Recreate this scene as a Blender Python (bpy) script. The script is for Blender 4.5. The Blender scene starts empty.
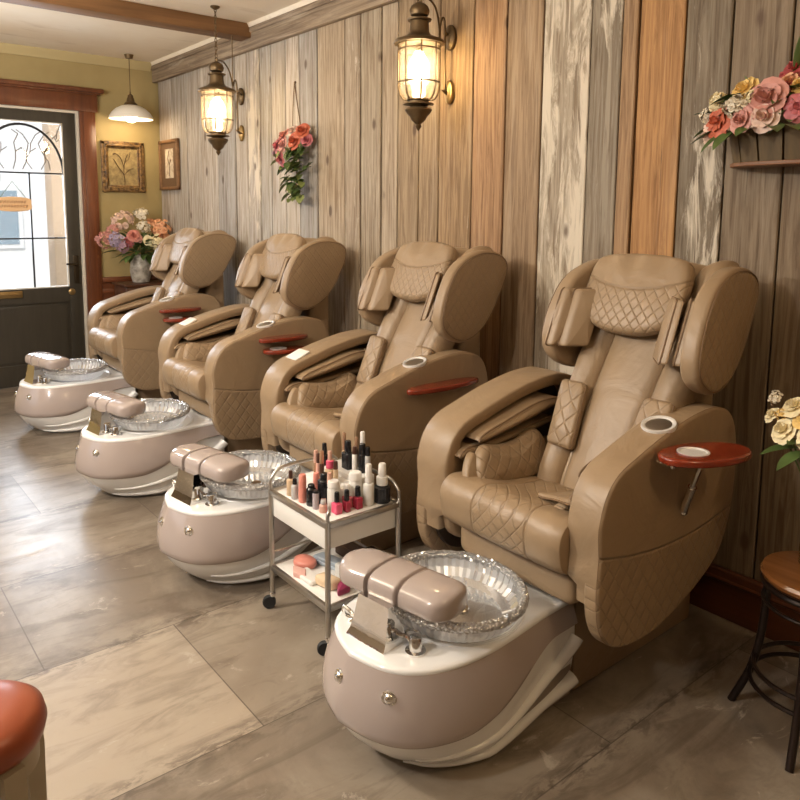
import bpy, bmesh, math, random
from mathutils import Vector, Matrix
from math import sin, cos, pi, radians, sqrt, atan2
random.seed(7)
scene = bpy.context.scene
col = scene.collection
V = Vector

# ------------------------------------------------------------------ materials
class X:
    """a math-node expression"""
    def __init__(s, nt, out): s.nt, s.o = nt, out
    def _op(s, op, b=None, c=None, rev=False):
        n = s.nt.nodes.new('ShaderNodeMath'); n.operation = op
        args = [s, b, c]
        if rev: args = [b, s, c]
        for i, a in enumerate(args):
            if a is None: continue
            if isinstance(a, X): s.nt.links.new(a.o, n.inputs[i])
            else: n.inputs[i].default_value = a
        return X(s.nt, n.outputs[0])
    def __add__(s, b): return s._op('ADD', b)
    __radd__ = __add__
    def __sub__(s, b): return s._op('SUBTRACT', b)
    def __rsub__(s, b): return s._op('SUBTRACT', b, rev=True)
    def __mul__(s, b): return s._op('MULTIPLY', b)
    __rmul__ = __mul__
    def __truediv__(s, b): return s._op('DIVIDE', b)
    def lt(s, b): return s._op('LESS_THAN', b)
    def gt(s, b): return s._op('GREATER_THAN', b)
    def fract(s): return s._op('FRACT')
    def abs(s): return s._op('ABSOLUTE')
    def pow(s, b): return s._op('POWER', b)
    def mn(s, b): return s._op('MINIMUM', b)
    def mx(s, b): return s._op('MAXIMUM', b)
    def clamp01(s): return s.mx(0.0).mn(1.0)

def new_mat(name):
    m = bpy.data.materials.new(name); m.use_nodes = True
    nt = m.node_tree; p = nt.nodes['Principled BSDF']
    return m, nt, p

def coords(nt):
    tc = nt.nodes.new('ShaderNodeTexCoord'); sp = nt.nodes.new('ShaderNodeSeparateXYZ')
    nt.links.new(tc.outputs['Object'], sp.inputs[0])
    return tc.outputs['Object'], [X(nt, sp.outputs[i]) for i in range(3)]

def noise(nt, vec, scale, detail=4, rough=.55, mscale=None, dist=0.0):
    if mscale:
        mp = nt.nodes.new('ShaderNodeMapping'); mp.inputs['Scale'].default_value = mscale
        nt.links.new(vec, mp.inputs['Vector']); vec = mp.outputs[0]
    n = nt.nodes.new('ShaderNodeTexNoise'); n.inputs['Scale'].default_value = scale
    n.inputs['Detail'].default_value = detail; n.inputs['Roughness'].default_value = rough
    n.inputs['Distortion'].default_value = dist
    nt.links.new(vec, n.inputs['Vector'])
    return X(nt, n.outputs['Fac'])

def mixc(nt, fac, a, b, mode='MIX'):
    n = nt.nodes.new('ShaderNodeMix'); n.data_type = 'RGBA'; n.blend_type = mode
    for sock, v in ((n.inputs[0], fac), (n.inputs[6], a), (n.inputs[7], b)):
        if isinstance(v, X): nt.links.new(v.o, sock)
        elif hasattr(v, 'links'): nt.links.new(v, sock)
        elif isinstance(v, (int, float)): sock.default_value = v
        else: sock.default_value = (*v, 1) if len(v) == 3 else v
    return n.outputs[2]

def bump(nt, p, h, strength=.3, dist=.01):
    b = nt.nodes.new('ShaderNodeBump'); b.inputs['Strength'].default_value = strength
    b.inputs['Distance'].default_value = dist
    nt.links.new(h.o, b.inputs['Height']); nt.links.new(b.outputs[0], p.inputs['Normal'])

def simple(name, c, rough=.5, metal=0.0, var=0.0, vscale=20, bmp=0.0, coat=0.0, sheen=0.0):
    m, nt, p = new_mat(name)
    p.inputs['Base Color'].default_value = (*c, 1)
    p.inputs['Roughness'].default_value = rough; p.inputs['Metallic'].default_value = metal
    p.inputs['Coat Weight'].default_value = coat
    if var or bmp:
        v, _ = coords(nt); n = noise(nt, v, vscale)
        if var:
            lo = tuple(max(0, x*(1-var)) for x in c); hi = tuple(min(1, x*(1+var)) for x in c)
            nt.links.new(mixc(nt, n, lo, hi), p.inputs['Base Color'])
        if bmp: bump(nt, p, n, bmp, .004)
    return m

def emit(name, c, s):
    m, nt, p = new_mat(name)
    p.inputs['Base Color'].default_value = (*c, 1)
    p.inputs['Emission Color'].default_value = (*c, 1); p.inputs['Emission Strength'].default_value = s
    return m

LEATHER = (.305, .212, .126)
def leather(name, c=LEATHER, quilt=None, pitch=.062, mask=None, seams=None, rough=.43, center=(0, 0), thread=True, asp=.85):
    """quilt: pair of axes; mask(X list)->X 0/1; seams(X list)->list of distances (a stitched groove where it is 0)"""
    m, nt, p = new_mat(name)
    v, c3 = coords(nt)
    n1 = noise(nt, v, 9, 3); n2 = noise(nt, v, 260, 2)
    base = mixc(nt, n1, tuple(x*.93 for x in c), tuple(min(1, x*1.06) for x in c))
    wr = noise(nt, v, 5.5, 3, .5, None, 1.6)
    h = n2 * .04 + n1 * .3 + wr * 1.5
    thr = None
    if quilt:
        a = c3[quilt[0]] - center[0]
        b = (c3[quilt[1][0]] - c3[quilt[1][1]]) if isinstance(quilt[1], tuple) else c3[quilt[1]] - center[1]
        u = ((a + b * asp) / pitch).fract() - .5; w = ((a - b * asp) / pitch).fract() - .5
        tu, tw = (u.abs() * 2).pow(9), (w.abs() * 2).pow(9)
        q = (1 - tu) * (1 - tw)
        line = (u.abs() * 2).mx(w.abs() * 2).gt(.95)
        if mask:
            k = mask(c3); q = q * k + (1 - k) * .75; line = line * k
        h = h + q * .55
        thr = line
    if seams:
        for d in seams(c3):
            g = (1 - (d.abs() / .007)).clamp01()
            h = h - g * .9
            ln = d.abs().lt(.0022)
            thr = ln if thr is None else thr.mx(ln)
    if thr is not None and thread:
        base = mixc(nt, thr * .35, base, tuple(x*.72 for x in c))
    nt.links.new(base, p.inputs['Base Color'])
    p.inputs['Roughness'].default_value = rough
    bump(nt, p, h, .75, .006)
    return m

def glass_mat(name, tint=(1, 1, 1), gloss=.12, rough=.03, body=0.0, bodyc=(.95, .97, 1), bmp=None):
    m = bpy.data.materials.new(name); m.use_nodes = True; nt = m.node_tree; nt.nodes.clear()
    out = nt.nodes.new('ShaderNodeOutputMaterial')
    tr = nt.nodes.new('ShaderNodeBsdfTransparent'); tr.inputs[0].default_value = (*tint, 1)
    gl = nt.nodes.new('ShaderNodeBsdfGlossy'); gl.inputs['Roughness'].default_value = rough
    fr = nt.nodes.new('ShaderNodeLayerWeight'); fr.inputs[0].default_value = .35
    mth = nt.nodes.new('ShaderNodeMath'); mth.operation = 'MULTIPLY_ADD'
    mth.inputs[1].default_value = .55; mth.inputs[2].default_value = gloss
    nt.links.new(fr.outputs['Fresnel'], mth.inputs[0])
    mx = nt.nodes.new('ShaderNodeMixShader')
    nt.links.new(mth.outputs[0], mx.inputs[0]); nt.links.new(gl.outputs[0], mx.inputs[2])
    src = tr.outputs[0]
    if body:
        df = nt.nodes.new('ShaderNodeBsdfDiffuse'); df.inputs[0].default_value = (*bodyc, 1)
        tl = nt.nodes.new('ShaderNodeBsdfTranslucent'); tl.inputs[0].default_value = (*bodyc, 1)
        m2 = nt.nodes.new('ShaderNodeMixShader'); m2.inputs[0].default_value = .5
        nt.links.new(df.outputs[0], m2.inputs[1]); nt.links.new(tl.outputs[0], m2.inputs[2])
        m3 = nt.nodes.new('ShaderNodeMixShader'); m3.inputs[0].default_value = body
        nt.links.new(tr.outputs[0], m3.inputs[1]); nt.links.new(m2.outputs[0], m3.inputs[2]); src = m3.outputs[0]
    nt.links.new(src, mx.inputs[1])
    if bmp:
        tc = nt.nodes.new('ShaderNodeTexCoord'); vo = nt.nodes.new('ShaderNodeTexVoronoi')
        vo.inputs['Scale'].default_value = bmp; nt.links.new(tc.outputs['Object'], vo.inputs['Vector'])
        b = nt.nodes.new('ShaderNodeBump'); b.inputs['Strength'].default_value = 1; b.inputs['Distance'].default_value = .012
        nt.links.new(vo.outputs['Distance'], b.inputs['Height']); nt.links.new(b.outputs[0], gl.inputs['Normal'])
    nt.links.new(mx.outputs[0], out.inputs[0])
    return m

M = {}
M['lea'] = leather('leather_tan')
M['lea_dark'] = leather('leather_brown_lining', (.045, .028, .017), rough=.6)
M['piping'] = simple('piping_brown', (.20, .125, .068), .5)
M['taupe'] = simple('taupe_gloss', (.40, .335, .31), .16, coat=.6)
M['white_gloss'] = simple('white_gloss_acrylic', (.80, .795, .785), .14, coat=.4)
M['white'] = simple('white_enamel', (.80, .78, .74), .35)
M['recess'] = simple('recess_taupe', (.24, .19, .155), .35)
M['chrome'] = simple('chrome', (.86, .85, .83), .06, 1.0)
M['dentchrome'] = simple('warped_chrome', (.80, .78, .75), .05, 1.0, bmp=.35, vscale=7)
M['steel'] = simple('brushed_steel', (.50, .48, .45), .3, 1.0, var=.1, vscale=60)
M['black'] = simple('black_plastic', (.012, .012, .013), .3)
M['rubber'] = simple('black_rubber', (.015, .015, .016), .6)
M['bowl'] = glass_mat('bowl_glass', (.98, .99, 1), .14, .05, body=.58)
M['rim'] = glass_mat('crystal_rim', (.98, .99, 1), .50, .06, body=.42, bmp=90)
M['glass'] = glass_mat('clear_glass', (1, 1, 1), .03, .01)
M['lglass'] = glass_mat('lantern_glass', (1, .95, .85), .05, .05, body=.10, bodyc=(1, .93, .8))
M['bronze'] = simple('aged_bronze', (.145, .095, .046), .42, .75, var=.35, vscale=30, bmp=.2)
M['brass'] = simple('old_brass', (.36, .24, .10), .38, .85, var=.25)
M['bulb'] = emit('bulb_glow', (1, .80, .50), 55)
M['bulb_w'] = emit('pendant_bulb_glow', (1, .85, .62), 18)
M['opal'] = simple('white_enamel_shade', (.85, .80, .70), .3)
M['leaf'] = simple('leaf_green', (.075, .12, .03), .5, var=.45, vscale=25)
M['leaf_l'] = simple('leaf_olive', (.17, .20, .06), .5, var=.4, vscale=25)
M['stem'] = simple('stem_green', (.08, .11, .03), .6)

def wood(name, c1, c2, axis=1, rough=.35, scale=14, coat=.0, bmp=.15):
    m, nt, p = new_mat(name)
    v, c3 = coords(nt)
    ms = [scale]*3; ms[axis] = scale*.09
    n = noise(nt, v, 1.0, 6, .6, tuple(ms), .6); n2 = noise(nt, v, 3.0, 3)
    c = mixc(nt, ((n - .3) * 2.2).clamp01(), c1, c2)
    c = mixc(nt, n2 * .5, c, tuple(x*.6 for x in c1))
    nt.links.new(c, p.inputs['Base Color']); p.inputs['Roughness'].default_value = rough
    p.inputs['Coat Weight'].default_value = coat; p.inputs['Coat Roughness'].default_value = .15
    bump(nt, p, n, bmp, .004)
    return m
M['redwood'] = wood('red_lacquered_wood', (.17, .018, .006), (.32, .042, .012), 1, .22, 30, .6, .03)
M['trimwood'] = wood('red_brown_trim_wood', (.10, .028, .009), (.21, .066, .022), 2, .35, 18, .2)
M['trimwood_h'] = wood('red_brown_trim_wood_h', (.11, .030, .010), (.22, .07, .023), 1, .35, 18, .2)
M['basewood'] = wood('dark_baseboard_wood', (.075, .022, .009), (.16, .05, .018), 0, .3, 18, .2)
M['beam'] = wood('brown_beam_wood', (.17, .08, .03), (.34, .175, .07), 1, .6, 14)
M['door'] = wood('olive_black_painted_wood', (.035, .028, .018), (.052, .042, .028), 2, .45, 25, 0, .06)
M['stoolwood'] = wood('varnished_stool_wood', (.20, .075, .022), (.36, .15, .045), 0, .22, 20, .5, .03)
M['stooliron'] = simple('dark_brown_iron', (.022, .013, .010), .3, .35)
M['redleather'] = simple('worn_red_leather', (.27, .060, .022), .34, var=.25, vscale=9)
M['cabwood'] = wood('dark_cabinet_wood', (.06, .022, .010), (.13, .05, .02), 2, .4, 18)
M['beige_wood'] = simple('taupe_painted_wood', (.36, .30, .21), .5, var=.15, vscale=8)

def obj_noise_mat(name, c1, c2, scale, rough, detail=5, bmp=.1, lo=.35, hi=.65):
    m, nt, p = new_mat(name); v, _ = coords(nt)
    n = noise(nt, v, scale, detail)
    nt.links.new(mixc(nt, ((n-lo)/(hi-lo)).clamp01(), c1, c2), p.inputs['Base Color'])
    p.inputs['Roughness'].default_value = rough
    if bmp: bump(nt, p, n, bmp, .006)
    return m
M['yellow'] = obj_noise_mat('olive_yellow_paint', (.32, .24, .098), (.385, .295, .128), 2.2, .7, bmp=.05)
M['ceramic'] = obj_noise_mat('grey_crackle_ceramic', (.22, .19, .15), (.48, .43, .36), 22, .35)
M['gilt'] = obj_noise_mat('dark_gilt', (.055, .026, .010), (.30, .17, .055), 26, .4, bmp=.6)

def plaster():
    m, nt, p = new_mat('aged_cream_plaster'); v, c = coords(nt)
    n = noise(nt, v, 1.4, 6, .6); n2 = noise(nt, v, 5, 6, .65, (1.0, .25, 1))
    cc = mixc(nt, ((n-.35)*3).clamp01(), (.82, .71, .56), (.88, .80, .67))
    cc = mixc(nt, ((n2-.60)*9).clamp01()*.45, cc, (.50, .38, .24))
    nt.links.new(cc, p.inputs['Base Color']); p.inputs['Roughness'].default_value = .8
    bump(nt, p, n2, .15, .008); return m
M['plaster'] = plaster()

def planks():
    m, nt, p = new_mat('reclaimed_barn_planks'); v, c = coords(nt)
    at = nt.nodes.new('ShaderNodeAttribute'); at.attribute_name = 'tint'
    at2 = nt.nodes.new('ShaderNodeAttribute'); at2.attribute_name = 'paint'
    sh = nt.nodes.new('ShaderNodeAttribute'); sh.attribute_name = 'seed'
    off = nt.nodes.new('ShaderNodeVectorMath'); off.operation = 'ADD'
    nt.links.new(v, off.inputs[0]); nt.links.new(sh.outputs['Vector'], off.inputs[1]); w = off.outputs[0]
    paint = X(nt, at2.outputs['Fac'])
    g = noise(nt, w, 1, 9, .68, (48, 48, 2.2), .9)
    g2 = noise(nt, w, 1, 5, .6, (9, 9, .8), .8)
    big = noise(nt, w, 1, 3, .5, (4, 4, .7))
    col_ = at.outputs['Color']
    dark = mixc(nt, 1.0, col_, (.50, .43, .36), 'MULTIPLY')
    lite = mixc(nt, .35, col_, (.72, .62, .48))
    cc = mixc(nt, ((g-.38)*4.6).clamp01(), dark, col_)
    cc = mixc(nt, ((g2-.52)*4).clamp01()*.6, cc, lite)
    cc = mixc(nt, ((big-.52)*5).clamp01()*.35, cc, dark)
    # peeling white paint in ragged vertical patches
    pn = noise(nt, w, 1, 9, .68, (16, 16, 2.2), 1.2) + noise(nt, w, 1, 2, .5, (3, 3, .55)) * .9
    pm = ((pn - (1.42 - paint * .62)) * 9).clamp01()
    cc = mixc(nt, pm * .9, cc, (.66, .58, .46))
    # dark cracks and knots
    cr = noise(nt, w, 1, 6, .7, (60, 60, .9), .3)
    cm = ((cr - .645) * 12).clamp01()
    cc = mixc(nt, cm * .75, cc, (.07, .045, .03))
    vo = nt.nodes.new('ShaderNodeTexVoronoi'); vo.inputs['Scale'].default_value = 1
    mp = nt.nodes.new('ShaderNodeMapping'); mp.inputs['Scale'].default_value = (5.2, 5.2, 2.6)
    nt.links.new(w, mp.inputs[0]); nt.links.new(mp.outputs[0], vo.inputs['Vector'])
    kd = X(nt, vo.outputs['Distance'])
    km = (1 - (kd + (g2 - .5) * .12) / .12).clamp01()
    cc = mixc(nt, (km * 2).clamp01() * .8, cc, (.09, .05, .028))
    nt.links.new(cc, p.inputs['Base Color']); p.inputs['Roughness'].default_value = .72
    bump(nt, p, g * .5 + pm * .35 - cm * .8 - km * .6, .55, .006)
    return m
M['planks'] = planks()

def crownwood():
    m, nt, p = new_mat('whitewashed_crown_board'); v, c = coords(nt)
    g = noise(nt, v, 1, 7, .65, (1.6, 40, 40), .6); g2 = noise(nt, v, 1, 4, .6, (1.2, 9, 9), 1)
    cc = mixc(nt, ((g-.35)*3).clamp01(), (.15, .10, .062), (.40, .31, .21))
    cc = mixc(nt, ((g2-.54)*6).clamp01()*.7, cc, (.58, .49, .38))
    nt.links.new(cc, p.inputs['Base Color']); p.inputs['Roughness'].default_value = .75
    bump(nt, p, g, .6, .008); return m
M['crown'] = crownwood()

def floor_mat():
    m, nt, p = new_mat('worn_stone_look_tiles'); v, c = coords(nt)
    x, y, z = c
    S = .72
    row = ((x + 1.90) / S)
    ri = row._op('FLOOR')
    rx = row.fract()
    wn = nt.nodes.new('ShaderNodeTexWhiteNoise'); wn.noise_dimensions = '1D'
    nt.links.new(ri.o, wn.inputs['W']); ro = X(nt, wn.outputs['Value'])
    # the row between x=-2.62 and -1.90 has a joint at y=-1.75
    cy = (y + 1.75) / 1.25 + (ri + 1).abs() * .37
    ci = cy._op('FLOOR'); ry = cy.fract()
    comb = nt.nodes.new('ShaderNodeCombineXYZ'); nt.links.new(ri.o, comb.inputs[0]); nt.links.new(ci.o, comb.inputs[1])
    w2 = nt.nodes.new('ShaderNodeTexWhiteNoise'); w2.noise_dimensions = '3D'; nt.links.new(comb.outputs[0], w2.inputs[0])
    tv = X(nt, w2.outputs['Value'])
    joint = rx.lt(.006).mx(ry.lt(.0036))
    n = noise(nt, v, 2.0, 9, .62, None, .5); n2 = noise(nt, v, 1, 8, .66, (9, 2.4, 1), 1.0)
    n3 = noise(nt, v, 1, 6, .7, (26, 9, 1), .6)
    pref = (1 - (ri + 1).abs()).clamp01() * ((ci + 1).abs().lt(.5) * .45 + .45)
    tv = (tv * .5 + pref).clamp01()
    cc = mixc(nt, tv, (.118, .090, .066), (.37, .305, .235))
    cc = mixc(nt, ((n-.42)*5.0).clamp01()*.55, cc, (.36, .31, .245))
    cc = mixc(nt, ((n2-.50)*6).clamp01()*(.62 - tv*.25), cc, (.085, .060, .040))
    wear = ((noise(nt, v, 1, 9, .72, (11, 5, 1), 1.0) - .605) * 14).clamp01()
    cc = mixc(nt, wear * .6, cc, (.48, .42, .35))
    scuff = ((noise(nt, v, 1, 8, .72, (3.2, 3.2, 1), .8) - .53) * 7).clamp01() * ((noise(nt, v, 1, 5, .7, (34, 34, 1)) - .42) * 5).clamp01()
    cc = mixc(nt, scuff * .38, cc, (.11, .08, .058))
    blot = noise(nt, v, 1, 5, .6, (1.3, .8, 1), .8)
    cc = mixc(nt, ((blot-.5)*5).clamp01()*(.55 - tv*.35), cc, (.095, .068, .046))
    edge = (1 - rx.mn(1 - rx) / .11).clamp01() * ((n3 - .47) * 9).clamp01()
    cc = mixc(nt, edge * .8, cc, (.08, .058, .042))
    cc = mixc(nt, joint * .75, cc, (.075, .055, .04))
    nt.links.new(cc, p.inputs['Base Color'])
    rr = (n2 * .28 + .20) + wear * .2
    nt.links.new(rr.o, p.inputs['Roughness'])
    bump(nt, p, n3 * .4 + n2 * .4 - joint * 1.2, .18, .004)
    return m
M['floor'] = floor_mat()
def sprig_mat():
    m, nt, p = new_mat('aged_painted_canvas'); v, c = coords(nt)
    n = noise(nt, v, 24, 6, .65)
    nt.links.new(mixc(nt, ((n-.3)*2.2).clamp01(), (.16, .11, .045), (.42, .31, .13)), p.inputs['Base Color'])
    p.inputs['Roughness'].default_value = .7; return m
M['canvas'] = sprig_mat()

# ------------------------------------------------------------------ mesh builder
class MB:
    def __init__(s): s.v, s.f, s.mi = [], [], []
    def add(s, vs, fs, mi=0):
        k = len(s.v); s.v += [tuple(v) for v in vs]
        s.f += [tuple(i + k for i in f) for f in fs]; s.mi += [mi]*len(fs); return s
    def box(s, a, b, mi=0, bev=0.0, seg=2):
        bm = bmesh.new()
        r = bmesh.ops.create_cube(bm, size=1)
        for v in bm.verts:
            v.co = V([a[i] + (b[i]-a[i])*(v.co[i]+.5) for i in range(3)])
        if bev: bmesh.ops.bevel(bm, geom=bm.edges[:], offset=bev, segments=seg, affect='EDGES', profile=.5)
        s.bm(bm, mi); return s
    def bm(s, bm, mi=0, mat=None):
        bm.verts.index_update()
        s.add([(mat @ v.co) if mat else v.co for v in bm.verts], [[v.index for v in f.verts] for f in bm.faces], mi); bm.free()
    def rings(s, rings, closed=True, cap0=True, cap1=True, mi=0, loop=False):
        n = len(rings[0]); vs = [p for r in rings for p in r]; fs = []
        R = len(rings)
        for i in range(R if loop else R-1):
            i2 = (i+1) % R
            for j in range(n if closed else n-1):
                j2 = (j+1) % n
                fs.append((i*n+j, i*n+j2, i2*n+j2, i2*n+j))
        if not loop and closed:
            if cap0: fs.append(tuple(range(n-1, -1, -1)))
            if cap1: fs.append(tuple((R-1)*n+j for j in range(n)))
        return s.add(vs, fs, mi)
    def tube(s, pts, r, n=8, mi=0, closed=False, flat=None):
        pts = [V(p) for p in pts]; N = len(pts); rs = r if isinstance(r, (list, tuple)) else [r]*N
        T = []
        for i in range(N):
            a = pts[(i-1) % N] if (closed or i > 0) else pts[i]; b = pts[(i+1) % N] if (closed or i < N-1) else pts[i]
            T.append((b-a).normalized())
        u = T[0].orthogonal().normalized()
        if abs(T[0].z) < .9: u = (V((0, 0, 1)) - T[0]*T[0].z).normalized()
        rings = []
        for i in range(N):
            u = (u - T[i]*u.dot(T[i])).normalized(); w = T[i].cross(u)
            k = flat or 1
            rings.append([pts[i] + (u*cos(2*pi*j/n)*k + w*sin(2*pi*j/n))*rs[i] for j in range(n)])
        return s.rings(rings, loop=closed, mi=mi)
    def lathe(s, prof, c=(0, 0, 0), n=24, mi=0, cap=True, sx=1, sy=1, flute=0, nf=0):
        c = V(c)
        rings = []
        for (r, z) in prof:
            rings.append([c + V((cos(2*pi*j/n)*r*sx*(1+flute*(-1)**j), sin(2*pi*j/n)*r*sy*(1+flute*(-1)**j), z)) for j in range(n)])
        return s.rings(rings, cap0=cap, cap1=cap, mi=mi)
    def ball(s, c, r, n=12, mi=0, sc=(1, 1, 1)):
        prof = [(max(1e-4, sin(pi*k/(n//2)))*r, -cos(pi*k/(n//2))*r) for k in range(n//2+1)]
        c = V(c); rings = [[c + V((cos(2*pi*j/n)*a*sc[0], sin(2*pi*j/n)*a*sc[1], z*sc[2])) for j in range(n)] for a, z in prof]
        return s.rings(rings, mi=mi)
    def slab(s, prof, w0, w1, r, fn, puff=0.0, puff1=None, n=4, mi=0):
        """rounded plate: closed outline prof (2-D), thickness w0..w1 along the third axis, edge radius r, faces bulged by puff"""
        if puff1 is None: puff1 = puff
        P = [V((a, b)) for a, b in prof]; N = len(P)
        area = sum(P[i].x*P[(i+1) % N].y - P[(i+1) % N].x*P[i].y for i in range(N))
        sg = 1 if area > 0 else -1
        nr = []
        for i in range(N):
            t = (P[(i+1) % N] - P[i-1]).normalized(); nr.append(V((t.y, -t.x))*sg)
        c = sum(P, V((0, 0)))/N
        d = 1 if w1 > w0 else -1
        def ring(ins, w, k=1.0):
            return [fn(*(c + (P[i]-nr[i]*ins - c)*k), w) for i in range(N)]
        rings = []
        ks = [.02, .3, .55, .75, .9]
        for k in ks: rings.append(ring(r, w0 - d*puff*(1-k**2.2), k))
        for q in range(n+1):
            a = q/n*pi/2; rings.append(ring(r*(1-sin(a)), w0 + d*r*(1-cos(a))))
        for q in range(n, -1, -1):
            a = q/n*pi/2; rings.append(ring(r*(1-sin(a)), w1 - d*r*(1-cos(a))))
        for k in reversed(ks): rings.append(ring(r, w1 + d*puff1*(1-k**2.2), k))
        return s.rings(rings, mi=mi)
    def grid(s, fn, nu, nv, mi=0):
        vs = [fn(i/nu, j/nv) for i in range(nu+1) for j in range(nv+1)]
        fs = [(i*(nv+1)+j, i*(nv+1)+j+1, (i+1)*(nv+1)+j+1, (i+1)*(nv+1)+j) for i in range(nu) for j in range(nv)]
        return s.add(vs, fs, mi)
    def build(s, name, mat, parent=None, smooth=38, off=None, recalc=True):
        me = bpy.data.meshes.new(name)
        vs = [(v[0]-off[0], v[1]-off[1], v[2]-off[2]) for v in s.v] if off else s.v
        me.from_pydata(vs, [], s.f)
        for m in (mat if isinstance(mat, (list, tuple)) else [mat]): me.materials.append(m)
        me.polygons.foreach_set('material_index', s.mi)
        if recalc:
            bm = bmesh.new(); bm.from_mesh(me); bmesh.ops.recalc_face_normals(bm, faces=bm.faces[:]); bm.to_mesh(me); bm.free()
        if smooth:
            me.shade_smooth(); me.set_sharp_from_angle(angle=radians(smooth))
        me.update()
        o = bpy.data.objects.new(name, me); col.objects.link(o)
        if parent: o.parent = parent
        return o

def tag(o, label=None, cat=None, group=None, kind=None):
    if label: o['label'] = label
    if cat: o['category'] = cat
    if group: o['group'] = group
    if kind: o['kind'] = kind
    return o
def empty(name, loc, label, cat, group=None, rz=0):
    o = bpy.data.objects.new(name, None); col.objects.link(o); o.location = loc; o.rotation_euler.z = rz
    o.empty_display_size = .1
    return tag(o, label, cat, group)
def copy_tree(o, parent=None):
    c = o.copy(); col.objects.link(c)
    if parent:
        c.parent = parent
    for ch in list(o.children): copy_tree(ch, c)
    return c
def struct(o): o['kind'] = 'structure'; return o

def catmull(P, n=6, closed=True):
    out = []; N = len(P)
    for i in range(N if closed else N-1):
        g = lambda k: P[k % N] if closed else P[min(max(k, 0), N-1)]
        p0, p1, p2, p3 = g(i-1), g(i), g(i+1), g(i+2)
        for q in range(n):
            t = q/n
            out.append(tuple(.5*((2*b) + (-a+c)*t + (2*a-5*b+4*c-d)*t*t + (-a+3*b-3*c+d)*t**3) for a, b, c, d in zip(p0, p1, p2, p3)))
    if not closed: out.append(tuple(P[-1]))
    return out
def rrect(a0, a1, b0, b1, r, n=4):
    out = []
    for cx, cy, s in ((a1-r, b1-r, 0), (a0+r, b1-r, 1), (a0+r, b0+r, 2), (a1-r, b0+r, 3)):
        for k in range(n+1):
            t = (s + k/n)*pi/2; out.append((cx + r*cos(t), cy + r*sin(t)))
    return out

# ------------------------------------------------------------------ room
XE = -7.13; HC = 2.965; XR = 2.2; YF = -5.4
gaps = [-7.10, -6.80, -6.45, -6.16, -5.83, -5.5, -5.29, -5.09, -4.92, -4.71, -4.52, -4.29, -3.97, -3.8, -3.59, -3.43, -3.24, -3.07, -2.81, -2.58, -2.35, -2.08, -1.92, -1.84, -1.63, -1.44, -1.22, -1.02, -.80, -.6, -.36, -.1, .15, .4, .65, .9, 1.15, 1.4, 1.65, 1.95, 2.2]
pale = [(.52, .455, .37), (.58, .505, .40), (.46, .415, .35), (.62, .54, .43), (.54, .475, .385), (.50, .45, .37)]
spec = {-2.81: ((.40, .235, .115), .15), -2.58: ((.33, .225, .13), .2), -2.35: ((.40, .335, .25), 1.0), -2.08: ((.29, .24, .175), .65),
        -1.92: ((.38, .235, .12), .25), -1.84: ((.48, .255, .095), 0.0), -1.63: ((.28, .235, .175), .6), -1.44: ((.30, .235, .165), .2),
        -1.22: ((.31, .24, .165), .1), -1.02: ((.33, .23, .145), .15), -3.07: ((.46, .33, .19), .3), -3.24: ((.44, .34, .22), .4), -3.43: ((.42, .33, .22), .4)}
mb = MB(); tint, paint, seed = [], [], []
for i in range(len(gaps)-1):
    x0, x1 = gaps[i], gaps[i+1]
    t, pa = spec.get(x0, (pale[(i*5) % 6], .30 if i % 3 else .5))
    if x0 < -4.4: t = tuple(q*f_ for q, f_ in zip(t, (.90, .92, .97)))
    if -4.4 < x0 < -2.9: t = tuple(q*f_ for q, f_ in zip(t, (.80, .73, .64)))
    if x0 > -1.7: t = tuple(q*f_ for q, f_ in zip(t, (.82, .78, .72)))  # right planks warmer and darker; shadow beside the chair put into the tint
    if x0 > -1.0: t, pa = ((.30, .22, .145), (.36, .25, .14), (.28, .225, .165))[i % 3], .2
    dz = random.uniform(0, .006); nf = len(mb.f)
    gp = random.uniform(.003, .0055) + (.002 if x0 < -3.5 else 0)
    mb.box((x0+gp, -dz, 0), (x1-gp, .03, HC), bev=.004, seg=1)
    k = len(mb.f)-nf; tint += [(*t, 1)]*k; paint += [pa]*k
    sd = (random.uniform(-20, 20), random.uniform(-20, 20), random.uniform(-20, 20)); seed += [sd]*k
wall = struct(mb.build('wall_back', M['planks'], smooth=0, recalc=False))
me = wall.data
at = me.attributes.new('tint', 'FLOAT_COLOR', 'FACE'); at.data.foreach_set('color', [x for t in tint for x in t])
at = me.attributes.new('paint', 'FLOAT', 'FACE'); at.data.foreach_set('value', paint)
at = me.attributes.new('seed', 'FLOAT_VECTOR', 'FACE'); at.data.foreach_set('vector', [x for t in seed for x in t])
struct(MB().box((XE-.2, .03, -.05), (XR+.1, .12, HC+.05)).build('wall_backing', M['black'], smooth=0))
struct(MB().box((XE-.3, YF-.1, -.1), (XR+.2, .12, 0)).build('floor', M['floor'], smooth=0))
struct(MB().box((XE-.3, YF-.1, HC), (XR+.2, .12, HC+.1)).build('ceiling', M['plaster'], smooth=0))
# end wall with the door opening
DY0, DY1, DZ = -1.70, -.733, 2.46
w = MB(); w.box((XE-.15, DY1, 0), (XE, .03, HC)); w.box((XE-.15, DY0, DZ), (XE, DY1, HC)); w.box((XE-.15, YF, 0), (XE, DY0, HC))
struct(w.build('wall_end', M['yellow'], smooth=0))
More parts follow.
